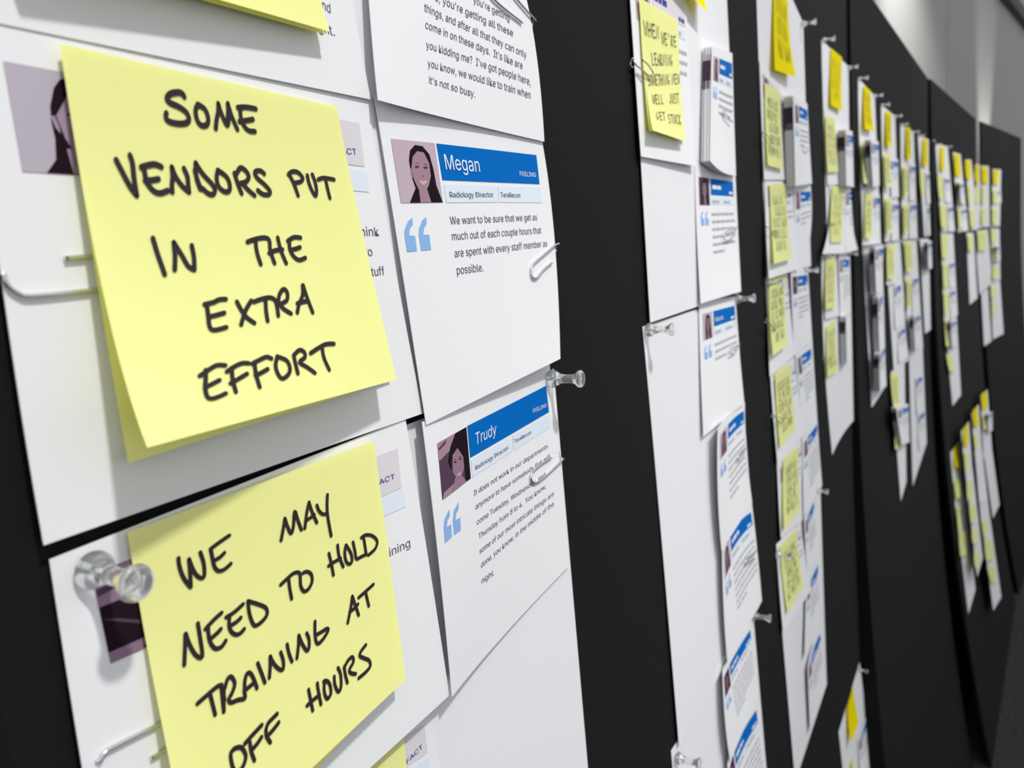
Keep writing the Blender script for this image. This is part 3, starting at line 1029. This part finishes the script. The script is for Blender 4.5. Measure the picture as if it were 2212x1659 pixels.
note(0, [(275, 1150), (808, 952), (877, 1467), (420, 1900)], 'yellow sticky note lettered about training at off hours, on the pinned lower card', (2.8, 5.6, 12, 13), YEL,
     strokes([D2, E2, F2, G2, H2], 1.0), mids={'L': (335, 1490, 5.5), 'R': (841, 1206, 8.2)})
note(0, [(131, 98), (724, 233), (845, 822), (277, 1001)], 'yellow sticky note lying flatter behind the large lettered note', (3.0, 2.6, 4.4, 6.5), YEL, None, mids={'L': (211, 618, 4.6)})
note(0, [(277, 1154), (804, 957), (868, 1462), (440, 1925)], 'yellow sticky note lying flatter behind the lower lettered note', (2.4, 4.6, 9.0, 7), YEL, None, mids={'L': (331, 1440, 3.4), 'R': (834, 1206, 7.0)})
note(0, [(-160, -560), (606, -350), (702, 74), (40, -110)], 'yellow sticky note behind the one cut off by the top edge', (3, 2.6, 4.5, 5), YEL, None)
note(0, [(-160, -560), (610, -360), (712, 68), (60, -120)], 'yellow sticky note cut off by the top edge, above the large lettered note', (3.2, 3, 6.5, 9), YEL, None)
note(0, [(420, 1900), (872, 1576), (935, 2060), (540, 2600)], 'yellow sticky note peeping out at the bottom edge of the photo', (2.6, 2.4, 8, 10), YEL, None)
clip(0, [(135, 559), (212, 553), (262, 552), (290, 575), (288, 605), (262, 620), (222, 625), (70, 640), (35, 634), (12, 616), (2, 592)], 'steel paper clip on the left edge beside the large lettered note', P3, back=-1, tail=4)
clip(0, [(322, 1637), (370, 1608), (420, 1580), (440, 1550), (425, 1530), (362, 1553), (250, 1608), (222, 1624), (212, 1642)], 'steel paper clip at the lower left, below the pinned dark portrait', P4, back=-1, tail=4)
pin(0, 198, 1229, 'clear push pin at the lower left, over the dark portrait', 2.2, (0.0, -0.06), 1.0)
pin(0, 1188, 818, 'clear push pin at the right edge, above the card with a seven line quote', 2.0)

# ------------------------------------------------------------------ second column
def O2(what):
    return what + ' in the second paper column'


sheet(0, [(1340, -480), (1560, -215), (1601, 630), (1405, 697)], O2('white backing sheet bare at the left above the pin'), (0.6, 0.6, 1.2, 2.6))
sheet(0, [(1388, 706), (1589, 642), (1640, 1310), (1467, 1612)], O2('white backing sheet, its bare left half hanging below the pin'), (0.8, 0.8, 2.5, 2.5), mids={'L': (1423, 1090, 1.0)})
sheet(0, [(1450, 1622), (1628, 1336), (1668, 1800), (1510, 2350)], O2('white backing sheet cut off by the bottom edge'), (0.6, 0.6, 1.5, 1.5))
note(0, [(1432, -170), (1512, -100), (1529, 28), (1462, -40)], O2('deep yellow note cut off by the top edge'), (2, 2, 9, 7), GOLD)
P, e = card(0, [(1353, -130), (1481, -20), (1504, 359), (1385, 338)], O2('white card carrying the lettered yellow note'), (1.5, 1.5, 5, 3.5), kind='fact', lines=4, mids={'L': (1371, 140, 2.5)})
note(0, [(1380, -6), (1465, 45), (1481, 306), (1410, 281)], 'yellow note lettered about learning something new, in the second paper column', (3.5, 3.5, 8, 9), YEL,
     lambda mb, P: [letters(mb, P, t, a, b, v, 0.082, 0.2, 0.72) for t, a, b, v in
                    [('WHEN', .06, .46, .19), ("WE'RE", .50, .93, .22), ('LEARNING', .20, .80, .37), ('SOMETHING', .05, .67, .52), ('NEW', .72, .99, .52), ('WELL', .12, .44, .68), ('JUST', .60, .92, .68), ('GET', .16, .44, .84), ('STUCK', .50, .92, .86)]],
     mids={'L': (1395, 180, 4.5)})
note(0, [(1381, -4), (1464, 47), (1480, 303), (1402, 282)], 'yellow note behind the lettered one in the second paper column', (3.2, 3.2, 6, 6), YEL, None)
clip(0, [(1388, 130), (1398, 138), (1408, 152), (1411, 160), (1402, 163), (1388, 152), (1372, 138), (1369, 127)], O2('steel paper clip gripping the lettered yellow note'), None, (7.0, 3.6), back=-1)
stack(0, [(1538, 98), (1582, 115), (1590, 380), (1534, 347)], O2('top card of the thick curled stack'), 'white card under the top one of the thick stack, second paper column', (8, 3, 4, 9), 6, 1.05, lines=4,
      mids={'B': (1560, 371, 8)})
clip(0, [(1578, 242), (1566, 238), (1561, 240), (1560, 246), (1566, 254), (1582, 262)], O2('steel paper clip on the thick curled stack'), None, 7.5, back=1)
card(0, [(1501, 355), (1585, 372), (1601, 628), (1514, 656)], O2('white card below the curled stack with a dark narrow portrait'), (1.8, 1.5, 6.5, 5), lines=6, mids={'R': (1592, 497, 2.5)}, dark=True)
clip(0, [(1586, 511), (1577, 517), (1568, 520), (1564, 513), (1566, 503), (1578, 497), (1592, 492)], O2('steel paper clip on the card below the curled stack'), None, 4.5, back=1)
card(0, [(1510, 655), (1588, 640), (1608, 871), (1520, 943)], O2('white card with blue banner just below the pins'), (1.8, 1.5, 4, 4), lines=3, name='Mark', mids={'R': (1597, 755, 2.5)})
clip(0, [(1592, 758), (1586, 762), (1580, 766), (1577, 760), (1580, 752), (1590, 748), (1598, 744)], O2('steel paper clip on the first card below the pins'), None, 4.5, back=1)
card(0, [(1551, 925), (1609, 869), (1625, 1086), (1559, 1189)], O2('curled white card, second below the pins'), (9, 2, 3, 7), lines=7, mids={'L': (1551, 1060, 8), 'R': (1613, 975, 2.5), 'T': (1582, 886, 3.5)})
clip(0, [(1608, 980), (1600, 990), (1595, 996), (1594, 987), (1602, 975), (1613, 967)], O2('steel paper clip on the second card below the pins'), None, 5, back=1)
card(0, [(1560, 1180), (1624, 1086), (1646, 1298), (1572, 1432)], O2('curled white card, third below the pins'), (7, 2, 3, 7), lines=7, mids={'L': (1564, 1320, 7), 'R': (1636, 1192, 2.5), 'T': (1584, 1118, 3.2)})
clip(0, [(1630, 1205), (1618, 1214), (1611, 1219), (1611, 1210), (1622, 1200), (1634, 1190)], O2('steel paper clip on the third card below the pins'), None, 5, back=1)
card(0, [(1561, 1450), (1623, 1340), (1638, 1500), (1578, 1645)], O2('curled white card, fourth below the pins'), (6, 2, 3, 7), lines=7, mids={'L': (1567, 1560, 7), 'T': (1583, 1402, 3.2)}, dark=True)
card(0, [(1572, 1655), (1636, 1508), (1660, 1720), (1590, 1900)], O2('curled white card at the bottom edge of the photo'), (6, 2, 3, 7), lines=7, mids={'T': (1592, 1580, 3.2)}, dark=True)
pin(0, 1398, 713, O2('clear push pin at the left corner of the middle sheet'))
pin(0, 1589, 646, O2('clear push pin at the right corner of the middle sheet'))
pin(0, 1462, 1637, O2('clear push pin low at the left near the bottom edge'))
pin(0, 1627, 1330, O2('clear push pin half hidden behind the third curled card'), 0.8)


# ------------------------------------------------------------------ third column
def O3(what):
    return what + ' in the third paper column'


sheet(0, [(1628, -190), (1735, 50), (1752, 575), (1656, 600)], O3('white backing sheet at the top'), (0.6, 0.8, 1.5, 1.5))
sheet(0, [(1653, 602), (1745, 578), (1775, 1052), (1690, 1195)], O3('white backing sheet in the middle'), (0.6, 0.6, 1.5, 1.5))
sheet(0, [(1675, 1188), (1772, 1055), (1786, 1478), (1718, 1690)], O3('white backing sheet, bare at its lower left'), (0.6, 0.6, 1.5, 1.5))
note(0, [(1673, -62), (1702, 5), (1719, 167), (1674, 151)], O3('deep yellow header note'), (2, 2, 9, 6), GOLD, scrib(3, 1.0))
card(0, [(1641, 130), (1698, 200), (1711, 388), (1651, 388)], O3('white card under the upper pale yellow note'), (1.5, 1.5, 3.5, 3), kind='fact', lines=3)
note(0, [(1652, 178), (1686, 200), (1692, 367), (1659, 357)], O3('uppermost pale yellow note'), (3, 3, 6, 6), LIME, scrib(5, 1.0))
stack(0, [(1713, 205), (1744, 224), (1754, 397), (1718, 402)], O3('top card of the curled stack'), 'white card under the top one of the stack in the third paper column', (13, 4, 5, 13), 7, 1.3, lines=4)
clip(0, [(1741, 316), (1733, 318), (1732, 323), (1738, 328), (1748, 326)], O3('steel paper clip on the curled stack'), None, 9, back=1)
card(0, [(1652, 383), (1710, 384), (1727, 581), (1661, 602)], O3('white card lifted at its foot under the second pale note'), (1.8, 1.8, 7, 6), kind='fact', lines=3)
note(0, [(1662, 397), (1699, 397), (1711, 559), (1672, 570)], O3('second pale yellow note from the top'), (3.5, 3.5, 10, 10), LIME, scrib(5), mids={'L': (1666, 480, 5)})
card(0, [(1714, 398), (1751, 401), (1742, 572), (1722, 590)], O3('white card beside the second pale yellow note'), (2, 1.5, 3, 3), lines=3, mids={'R': (1753, 478, 2)})
card(0, [(1656, 600), (1712, 580), (1717, 767), (1663, 814)], O3('white card below the left pin'), (1.5, 1.5, 4, 3.5), kind='fact', lines=3)
note(0, [(1661, 604), (1696, 592), (1702, 744), (1670, 769)], O3('third pale yellow note from the top'), (3, 3, 8, 8), LIME, scrib(5, 1.0))
card(0, [(1708, 582), (1745, 580), (1753, 738), (1716, 768)], O3('white card with a dark portrait below the right pin'), (5, 1.5, 3, 3.5), lines=5, dark=True)
card(0, [(1664, 810), (1718, 767), (1737, 937), (1680, 1003)], O3('white card under the fourth pale yellow note'), (1.8, 1.8, 4, 4), kind='fact', lines=3)
note(0, [(1674, 807), (1707, 785), (1719, 925), (1685, 967)], O3('fourth pale yellow note from the top'), (3.2, 3.2, 6, 6), LIME, scrib(5, 1.0))
card(0, [(1717, 760), (1752, 738), (1764, 898), (1736, 937)], O3('white card beside the fourth pale yellow note'), (3, 1.5, 3, 3), lines=6)
card(0, [(1679, 1004), (1735, 943), (1730, 1124), (1687, 1162)], O3('white card under the fifth pale yellow note'), (1.8, 1.8, 4, 4), kind='fact', lines=3)
note(0, [(1692, 994), (1725, 963), (1729, 1101), (1694, 1144)], O3('fifth pale yellow note from the top'), (3.2, 3.2, 7, 7), LIME, scrib(5, 1.0))
card(0, [(1733, 946), (1765, 902), (1776, 1047), (1736, 1116)], O3('white card beside the fifth pale yellow note'), (3, 1.5, 3, 3), lines=8)
card(0, [(1677, 1176), (1728, 1128), (1753, 1274), (1692, 1368)], O3('white card under the lowest pale yellow note'), (2, 2, 5, 4), kind='fact', lines=3)
note(0, [(1684, 1181), (1720, 1142), (1736, 1265), (1701, 1325)], O3('lowest pale yellow note'), (3.2, 3.2, 7, 6), LIME, scrib(5, 1.0))
card(0, [(1737, 1120), (1757, 1072), (1769, 1197), (1744, 1258)], O3('narrow white bannered card, first below the right edge pin'), (4, 1.5, 3, 4), lines=6)
card(0, [(1742, 1262), (1767, 1205), (1774, 1358), (1738, 1420)], O3('white bannered card, second below the right edge pin'), (4, 1.5, 3, 5), lines=5)
card(0, [(1745, 1440), (1772, 1355), (1785, 1478), (1750, 1580)], O3('white card with a blue banner, lowest'), (6, 1.5, 3, 5), lines=5, mids={'T': (1756, 1392, 3)})
for x, y, w in [(1732, 53, 'clear push pin at the right of the top sheet'), (1656, 612, 'clear push pin at the left corner of the middle sheet'),
                (1738, 585, 'clear push pin at the right corner of the middle sheet'), (1677, 1197, 'clear push pin at the left corner of the lowest sheet'),
                (1762, 1060, 'clear push pin under the right foot of the fifth card')]:
    pin(0, x, y, O3(w))
for x, y, w in [(1655, 285, 'uppermost'), (1662, 490, 'second'), (1660, 690, 'third'), (1673, 895, 'fourth')]:
    clip(0, [(x + 9, y + 6), (x + 16, y + 12), (x + 18, y + 18), (x + 12, y + 18), (x + 3, y + 8), (x - 4, y)], O3('steel paper clip on the %s pale yellow note' % w), None, 7, back=-1)


# ------------------------------------------------------------------ fourth column
def O4(what):
    return what + ' in the fourth paper column'


sheet(0, [(1774, 85), (1836, 147), (1850, 535), (1788, 545)], O4('white backing sheet pinned at both top corners'), (0.6, 0.6, 1.5, 1.5))
sheet(0, [(1775, 552), (1836, 547), (1845, 907), (1798, 983)], O4('white backing sheet, bare at its pointed lower end'), (0.6, 0.6, 1.5, 1.5), mids={'B': (1819, 941, 1.5), 'L': (1780, 760, 0.8)})
note(0, [(1795, 104), (1819, 124), (1819, 240), (1795, 227)], O4('deep yellow header note'), (2, 2, 6, 5), GOLD, scrib(4, 1.0))
card(0, [(1781, 235), (1812, 250), (1822, 398), (1788, 400)], O4('white card under the upper pale yellow note'), (1.5, 1.5, 4, 3), kind='blank')
note(0, [(1784, 250), (1804, 254), (1811, 371), (1788, 372)], O4('uppermost pale yellow note'), (3, 3, 6, 6), LIME, scrib(5, 1.0))
stack(0, [(1827, 279), (1842, 284), (1847, 405), (1828, 401)], O4('top card of the upper curled stack'), 'white card under the top one of the upper stack in the fourth paper column', (16, 5, 5, 14), 8, 1.4, lines=3)
card(0, [(1790, 399), (1828, 403), (1827, 547), (1777, 549)], O4('white card flaring out under the second pale note'), (2, 2, 9, 8), kind='fact', lines=3, mids={'L': (1793, 470, 4)})
note(0, [(1798, 401), (1825, 406), (1819, 524), (1795, 524)], O4('second pale yellow note from the top'), (4, 4, 9, 9), LIME, scrib(5, 1.0))
card(0, [(1826, 402), (1847, 403), (1858, 538), (1828, 547)], O4('white card with blue banner flared out over the right pin'), (3, 2, 9, 9), lines=5)
card(0, [(1781, 551), (1811, 549), (1814, 682), (1783, 690)], O4('white card under the third pale yellow note'), (1.5, 1.5, 3, 3), kind='blank')
note(0, [(1785, 560), (1806, 553), (1804, 664), (1784, 669)], O4('third pale yellow note from the top'), (3, 3, 6, 6), LIME, scrib(5, 1.0))
card(0, [(1811, 548), (1835, 550), (1839, 676), (1815, 685)], O4('white card with a dark banner below the flared card'), (4, 1.5, 3, 4), lines=7)
note(0, [(1786, 706), (1804, 690), (1810, 800), (1788, 816)], O4('lowest pale yellow note'), (2.5, 2.5, 5, 5), LIME, scrib(5, 1.0))
stack(0, [(1827, 682), (1839, 681), (1840, 770), (1829, 785)], O4('top card of the lower curled stack'), 'white card under the top one of the lower stack in the fourth paper column', (12, 4, 5, 12), 6, 1.5, kind='blank')
for x, y, w in [(1777, 88, 'clear push pin at the left of the upper sheet'), (1832, 147, 'clear push pin at the right of the upper sheet'),
                (1779, 556, 'half hidden clear push pin left on the lower sheet'), (1832, 549, 'clear push pin below the flared card at the right')]:
    pin(0, x, y, O4(w))
for x, y, w in [(1788, 475, 'second'), (1782, 770, 'lowest')]:
    clip(0, [(x + 8, y + 6), (x + 13, y + 11), (x + 10, y + 13), (x + 3, y + 7), (x - 2, y)], O4('steel paper clip on the %s pale yellow note' % w), None, 7, back=-1)

# ------------------------------------------------------------------ columns five to fourteen and the low far group: small and out of focus
NTH = {5: 'fifth', 6: 'sixth', 7: 'seventh', 8: 'eighth', 9: 'ninth', 10: 'tenth', 11: 'eleventh', 12: 'twelfth', 13: 'thirteenth', 14: 'fourteenth',
       21: 'leftmost low far', 22: 'second low far', 23: 'third low far', 24: 'rightmost low far', 30: 'bottom right'}
ORD = ['uppermost', 'second', 'third', 'fourth', 'fifth', 'sixth', 'seventh']
# s: sheets, h: header note, n: notes, q: cards (kind after the quad: q quote, b blank, k curled stack), p: pins; quads TL TR BR BL
FAR = {
 5: dict(k=1, s=[((1853, 168), (1889.6, 207), (1903, 527), (1862, 531)), ((1863, 532), (1906, 529), (1914, 833), (1883, 881))],
     h=[((1867, 183), (1881, 197), (1888.6, 284), (1869, 279))],
     n=[((1863, 304), (1873, 310), (1881, 397), (1866, 396)), ((1870, 419), (1885, 419), (1885, 513), (1870, 515))],
     q=[((1881, 300), (1898, 306), (1900, 400), (1886, 404), 'k'), ((1862, 405), (1886, 406), (1889, 527), (1863, 530), 'b'), ((1885, 418), (1900, 419), (1903, 526), (1888, 528), 'q'),
        ((1890, 531), (1909, 529), (1905, 628), (1893, 636), 'k'), ((1897, 640), (1906, 628), (1911, 745), (1900, 762), 'k'), ((1900, 764), (1911, 742), (1915, 833), (1901, 846), 'k')],
     p=[(1855, 171), (1888, 208), (1866, 536), (1900, 531)]),
 6: dict(k=1, s=[((1903, 226), (1933.6, 250.6), (1942.6, 519), (1911, 522)), ((1913, 526), (1944, 520), (1963, 778), (1931, 803)), ((1925, 803), (1954, 780), (1958, 1040), (1946, 1083))],
     h=[((1914, 238), (1926.5, 247), (1926.5, 319), (1917, 314))],
     n=[((1912, 330), (1923, 333), (1926, 405), (1914, 403)), ((1915.5, 426), (1926, 426), (1926, 504), (1917, 505)), ((1916.6, 528), (1933, 530), (1933, 600), (1918, 603)),
        ((1923.6, 809), (1942, 803), (1944, 879), (1931, 882)), ((1933, 898), (1946, 896), (1946, 968), (1934, 971))],
     q=[((1922, 340), (1940, 344), (1942, 425), (1926, 428), 'q'), ((1926, 434), (1941.5, 436), (1942, 519), (1926, 521), 'q'), ((1914, 525), (1936, 522), (1937, 612), (1915, 616), 'b'),
        ((1930, 614), (1946, 608), (1953, 700), (1934, 712), 'q'), ((1939, 713), (1954, 703), (1963, 770), (1942, 785), 'q'), ((1936, 880), (1962, 872), (1965, 955), (1948, 962), 'k')],
     p=[(1904, 228), (1932, 252), (1914, 528), (1942, 522)]),
 7: dict(k=1, s=[((1945, 268), (1973.6, 285), (1982, 515), (1949, 517)), ((1950, 519), (1979.5, 517), (1994, 751), (1964, 783)), ((1964, 783), (1993, 752), (2002, 957), (1972, 1050))],
     h=[((1957, 273), (1967.5, 277), (1969.5, 344), (1960, 341))],
     n=[((1953, 357), (1963, 359), (1963, 423), (1954, 422)), ((1953.5, 441), (1964, 441), (1963, 504), (1954, 505)), ((1955.7, 521.6), (1971, 521.6), (1972, 584.5), (1959, 587)), ((1960, 602), (1970, 604), (1970, 660), (1961, 669))],
     q=[((1964, 352), (1977, 354), (1979, 434), (1965, 434), 'q'), ((1964, 436), (1979, 437), (1982, 514), (1965, 516), 'q'), ((1970, 598), (1983, 594), (1987, 672), (1972, 680), 'q'),
        ((1974, 680), (1988, 676), (1990, 745), (1977, 758), 'k'), ((1977, 815), (1992, 806), (1997, 885), (1981, 898), 'q'), ((1981, 895), (1997, 884), (2002, 957), (1986, 972), 'q')],
     p=[(1946, 270), (1972, 286), (1951, 521), (1978, 518)]),
 8: dict(k=1, s=[((1982.6, 292), (2010, 303), (2020, 508.5), (1997, 511)), ((1987, 517), (2013, 515), (2022, 704), (1998, 721))],
     h=[((1994, 298), (2004, 303), (2005, 358), (1995, 357))], n=[((1987, 370), (1998, 372), (1999, 424), (1991, 424))],
     q=[((2000, 370), (2012, 374), (2014, 440), (2002, 440), 'q'), ((2002, 443), (2017, 444), (2020, 508), (2004, 509), 'q'), ((2004, 522), (2014, 520), (2016, 578), (2006, 582), 'k')],
     p=[(1984, 294), (2008, 305)]),
 9: dict(k=2, s=[((2020.6, 311), (2047, 316), (2063, 500), (2034, 502)), ((2033, 504), (2059, 504), (2069, 680), (2039, 690)), ((2040, 690), (2066, 676), (2076, 853), (2058, 877))],
     h=[((2030.5, 316), (2039.6, 318), (2042, 368), (2034, 368))],
     n=[((2025, 377), (2037, 380), (2040, 428), (2029, 428)), ((2030.5, 442.5), (2045, 442.5), (2047, 491), (2034, 491)), ((2033, 506), (2048, 506), (2048, 556), (2036, 557)),
        ((2037, 569), (2049, 569), (2049, 619), (2039, 620)), ((2039, 632), (2050, 632), (2050, 678), (2041, 680)), ((2041, 695), (2054, 693), (2054, 747), (2044, 749)), ((2044, 764), (2057, 768), (2063, 803), (2051, 801))],
     q=[((2039, 381), (2052, 384), (2055, 438), (2042, 437), 'q'), ((2046, 444), (2058, 444), (2063, 500), (2049, 501), 'q'), ((2049, 566), (2062, 564), (2063, 620), (2051, 622), 'q'), ((2049, 626), (2063, 624), (2069, 680), (2055, 690), 'q'), ((2054, 692), (2066, 690), (2068, 745), (2057, 752), 'k')],
     p=[(2022, 313), (2045, 318)]),
 10: dict(k=2, s=[((2058.6, 328.6), (2075, 333), (2092, 498.6), (2070, 502))], h=[((2062, 332), (2073, 334), (2076.6, 378), (2065, 380))],
     n=[((2066, 391), (2072, 393), (2075, 440), (2069, 439)), ((2070, 450), (2075, 450), (2078, 491), (2072, 491))],
     q=[((2073, 394), (2082, 395), (2086, 440), (2076, 441), 'k'), ((2075, 449), (2088, 449), (2092, 498), (2078, 500), 'q')], p=[]),
 11: dict(k=2, s=[((2085, 345), (2098, 345), (2115.5, 495), (2096.5, 498.6)), ((2088, 503), (2103, 503), (2111.5, 644), (2095, 658))], h=[((2085, 346), (2096.5, 347), (2098, 386), (2088, 387))],
     n=[((2090, 399), (2097, 400), (2100, 440), (2093, 440)), ((2094, 452), (2104, 454), (2108, 491), (2097, 490)), ((2091, 507), (2100, 506), (2103, 542), (2093, 542))], q=[], p=[]),
 12: dict(k=3, s=[((2104, 352), (2117, 356), (2119, 493), (2107, 494)), ((2106, 499), (2134, 495), (2144, 611), (2116, 636)), ((2120, 634), (2134, 622), (2142, 737), (2126, 748))], h=[((2104, 356), (2115, 356), (2116, 394), (2107, 392))],
     n=[((2106, 404), (2114, 404), (2114, 440), (2108, 440)), ((2112, 500), (2131, 498), (2131, 540), (2115, 542))], q=[], p=[]),
 13: dict(k=3, s=[((2120, 358), (2136, 359), (2138, 490), (2118.5, 491))], h=[((2122, 361), (2133.6, 361), (2134.5, 396), (2123, 395))],
     n=[((2122, 403), (2128, 403), (2128, 440), (2122, 440)), ((2121, 450), (2130, 450), (2129, 482), (2121, 483))], q=[], p=[]),
 14: dict(k=3, s=[((2144.5, 365), (2162.5, 366.6), (2160, 488.6), (2141, 489.5)), ((2139.5, 493.5), (2159, 493.5), (2161, 604), (2145, 612)), ((2140, 615), (2160, 606), (2168, 721), (2145, 733))],
     h=[((2147, 366.6), (2158, 366.6), (2157, 398), (2147, 397))],
     n=[((2146, 410), (2154, 410), (2155, 439), (2146, 439)), ((2144.5, 450), (2155, 450), (2154, 482), (2144, 482)), ((2141.5, 495), (2152, 495), (2152, 524), (2142, 524)), ((2143, 532), (2152, 532), (2153, 564), (2145, 565)),
        ((2145, 574.6), (2157, 574.6), (2155, 602), (2144, 602)), ((2140, 619), (2150, 618), (2151, 642), (2141, 643)), ((2142, 650), (2149, 650), (2149, 683), (2143, 684))],
     q=[((2154, 412), (2163, 412), (2163, 438), (2155, 440), 'q'), ((2152, 531), (2161, 531), (2161, 564), (2153, 566), 'k')], p=[]),
 21: dict(k=2, s=[((2053, 978), (2072, 952), (2083, 1080), (2066, 1118)), ((2066, 1110), (2086, 1080), (2107, 1274), (2092, 1327))], h=[((2060, 968), (2071, 957), (2074, 1008), (2064, 1010))],
     n=[((2061, 1038), (2072, 1036), (2077, 1072), (2067, 1078)), ((2067, 1095), (2075, 1093), (2077, 1140), (2070, 1142)), ((2071, 1148), (2087, 1146), (2088, 1198), (2075, 1202))], q=[((2073, 1020), (2077, 1012), (2082, 1066), (2078, 1074), 'q'), ((2074, 1076), (2088, 1066), (2091, 1118), (2080, 1130), 'b')], p=[]),
 22: dict(k=2, s=[((2076, 932), (2093, 910), (2101, 1018), (2086, 1030)), ((2086, 1024), (2101, 1012), (2123, 1206), (2111, 1246))], h=[((2081, 926), (2092, 913), (2093, 961), (2084, 963))],
     n=[((2084, 977), (2093, 976), (2093, 1018), (2086, 1020)), ((2088, 1040), (2099, 1038), (2102, 1080), (2091, 1082)), ((2094, 1093), (2108, 1088), (2110, 1124), (2098, 1130)), ((2099, 1146), (2112, 1143), (2113, 1171), (2102, 1174)), ((2104, 1190), (2118, 1198), (2112, 1238), (2106, 1222))], q=[], p=[]),
 23: dict(k=2, s=[((2099, 893), (2114, 873), (2121, 970), (2106, 985)), ((2106, 980), (2121, 968), (2140, 1132), (2121, 1140)), ((2120, 1125), (2139, 1120), (2163, 1290), (2146, 1319))], h=[((2102, 886), (2112, 876), (2115, 920), (2106, 921))],
     n=[((2104, 940), (2112, 940), (2114, 968), (2107, 970)), ((2121, 1127), (2132, 1124), (2135, 1158), (2125, 1160)), ((2126, 1168), (2142, 1165), (2148, 1206), (2131, 1212)), ((2132, 1225), (2148, 1221), (2154, 1256), (2142, 1259))], q=[((2112, 1048), (2130, 1042), (2132, 1080), (2116, 1088), 'b')], p=[]),
 24: dict(k=2, s=[((2118, 856), (2133, 841), (2144, 984), (2125, 990)), ((2126, 985), (2144, 978), (2159, 1090), (2145, 1120))], h=[((2120, 851), (2132, 843), (2134, 882), (2123, 884))],
     n=[((2123, 898), (2129, 898), (2131, 926), (2125, 928))], q=[((2134, 893), (2144, 889), (2144, 930), (2136, 934), 'k')], p=[]),
 30: dict(k=0, s=[((1812, 1581), (1857, 1431), (1884, 1640), (1836, 1800))], h=[((1831, 1527), (1843, 1478), (1855, 1557), (1839, 1608))],
     n=[((1838, 1665), (1846, 1632), (1856, 1700), (1848, 1740))], q=[((1853, 1600), (1873, 1538), (1884, 1640), (1862, 1710), 'q')], p=[(1855, 1447)]),
}
for c, D in FAR.items():
    k = D['k']
    X = 25 if c in (22, 23, 24) else 0
    nm = NTH[c] + ' paper column'
    low = c > 20
    pos = ORD
    for i, q in enumerate(D['s']):
        sheet(k, q, 'white backing sheet, %s in the %s' % (pos[i], nm), (0.8 + X, 0.8 + X, 2 + X, 2 + X), group='backing sheets of the far columns')
    for q in D['h']:
        note(k, q, 'deep yellow header note of the ' + nm, (3.5 + X, 3.5 + X, 9 + X, 9 + X), GOLD, scrib(3, 1.2) if c < 9 else None, group='header notes of the far columns')
    for i, q in enumerate(D['n']):
        note(k, q, 'pale yellow note, %s in the %s' % (pos[i], nm), (6.5 + X, 6.5 + X, 11 + X, 11 + X), LIME, scrib(5, 1.0) if c < 8 else None, group='pale notes of the far columns')
    for i, q in enumerate(D['q']):
        lab = '%s card, %s in the %s' % ({'q': 'white blue-bannered', 'b': 'white', 'k': 'curled white'}[q[4]], pos[i], nm)
        if q[4] == 'k':
            stack(k, q[:4], lab, 'white card hidden under the %s curled card of the %s' % (pos[i], nm), (22 + X, 5 + X, 6 + X, 18 + X), 4, 2.6, lines=4)
        else:
            card(k, q[:4], lab, (3 + X, 2.5 + X, 5 + X, 5 + X), kind='quote' if q[4] == 'q' else 'blank', lines=4, group='cards of the far columns')
    for i, q in enumerate(D['p']):
        pin(k, q[0], q[1], 'clear push pin, %s in the %s' % (['first', 'second', 'third', 'fourth'][i], nm))
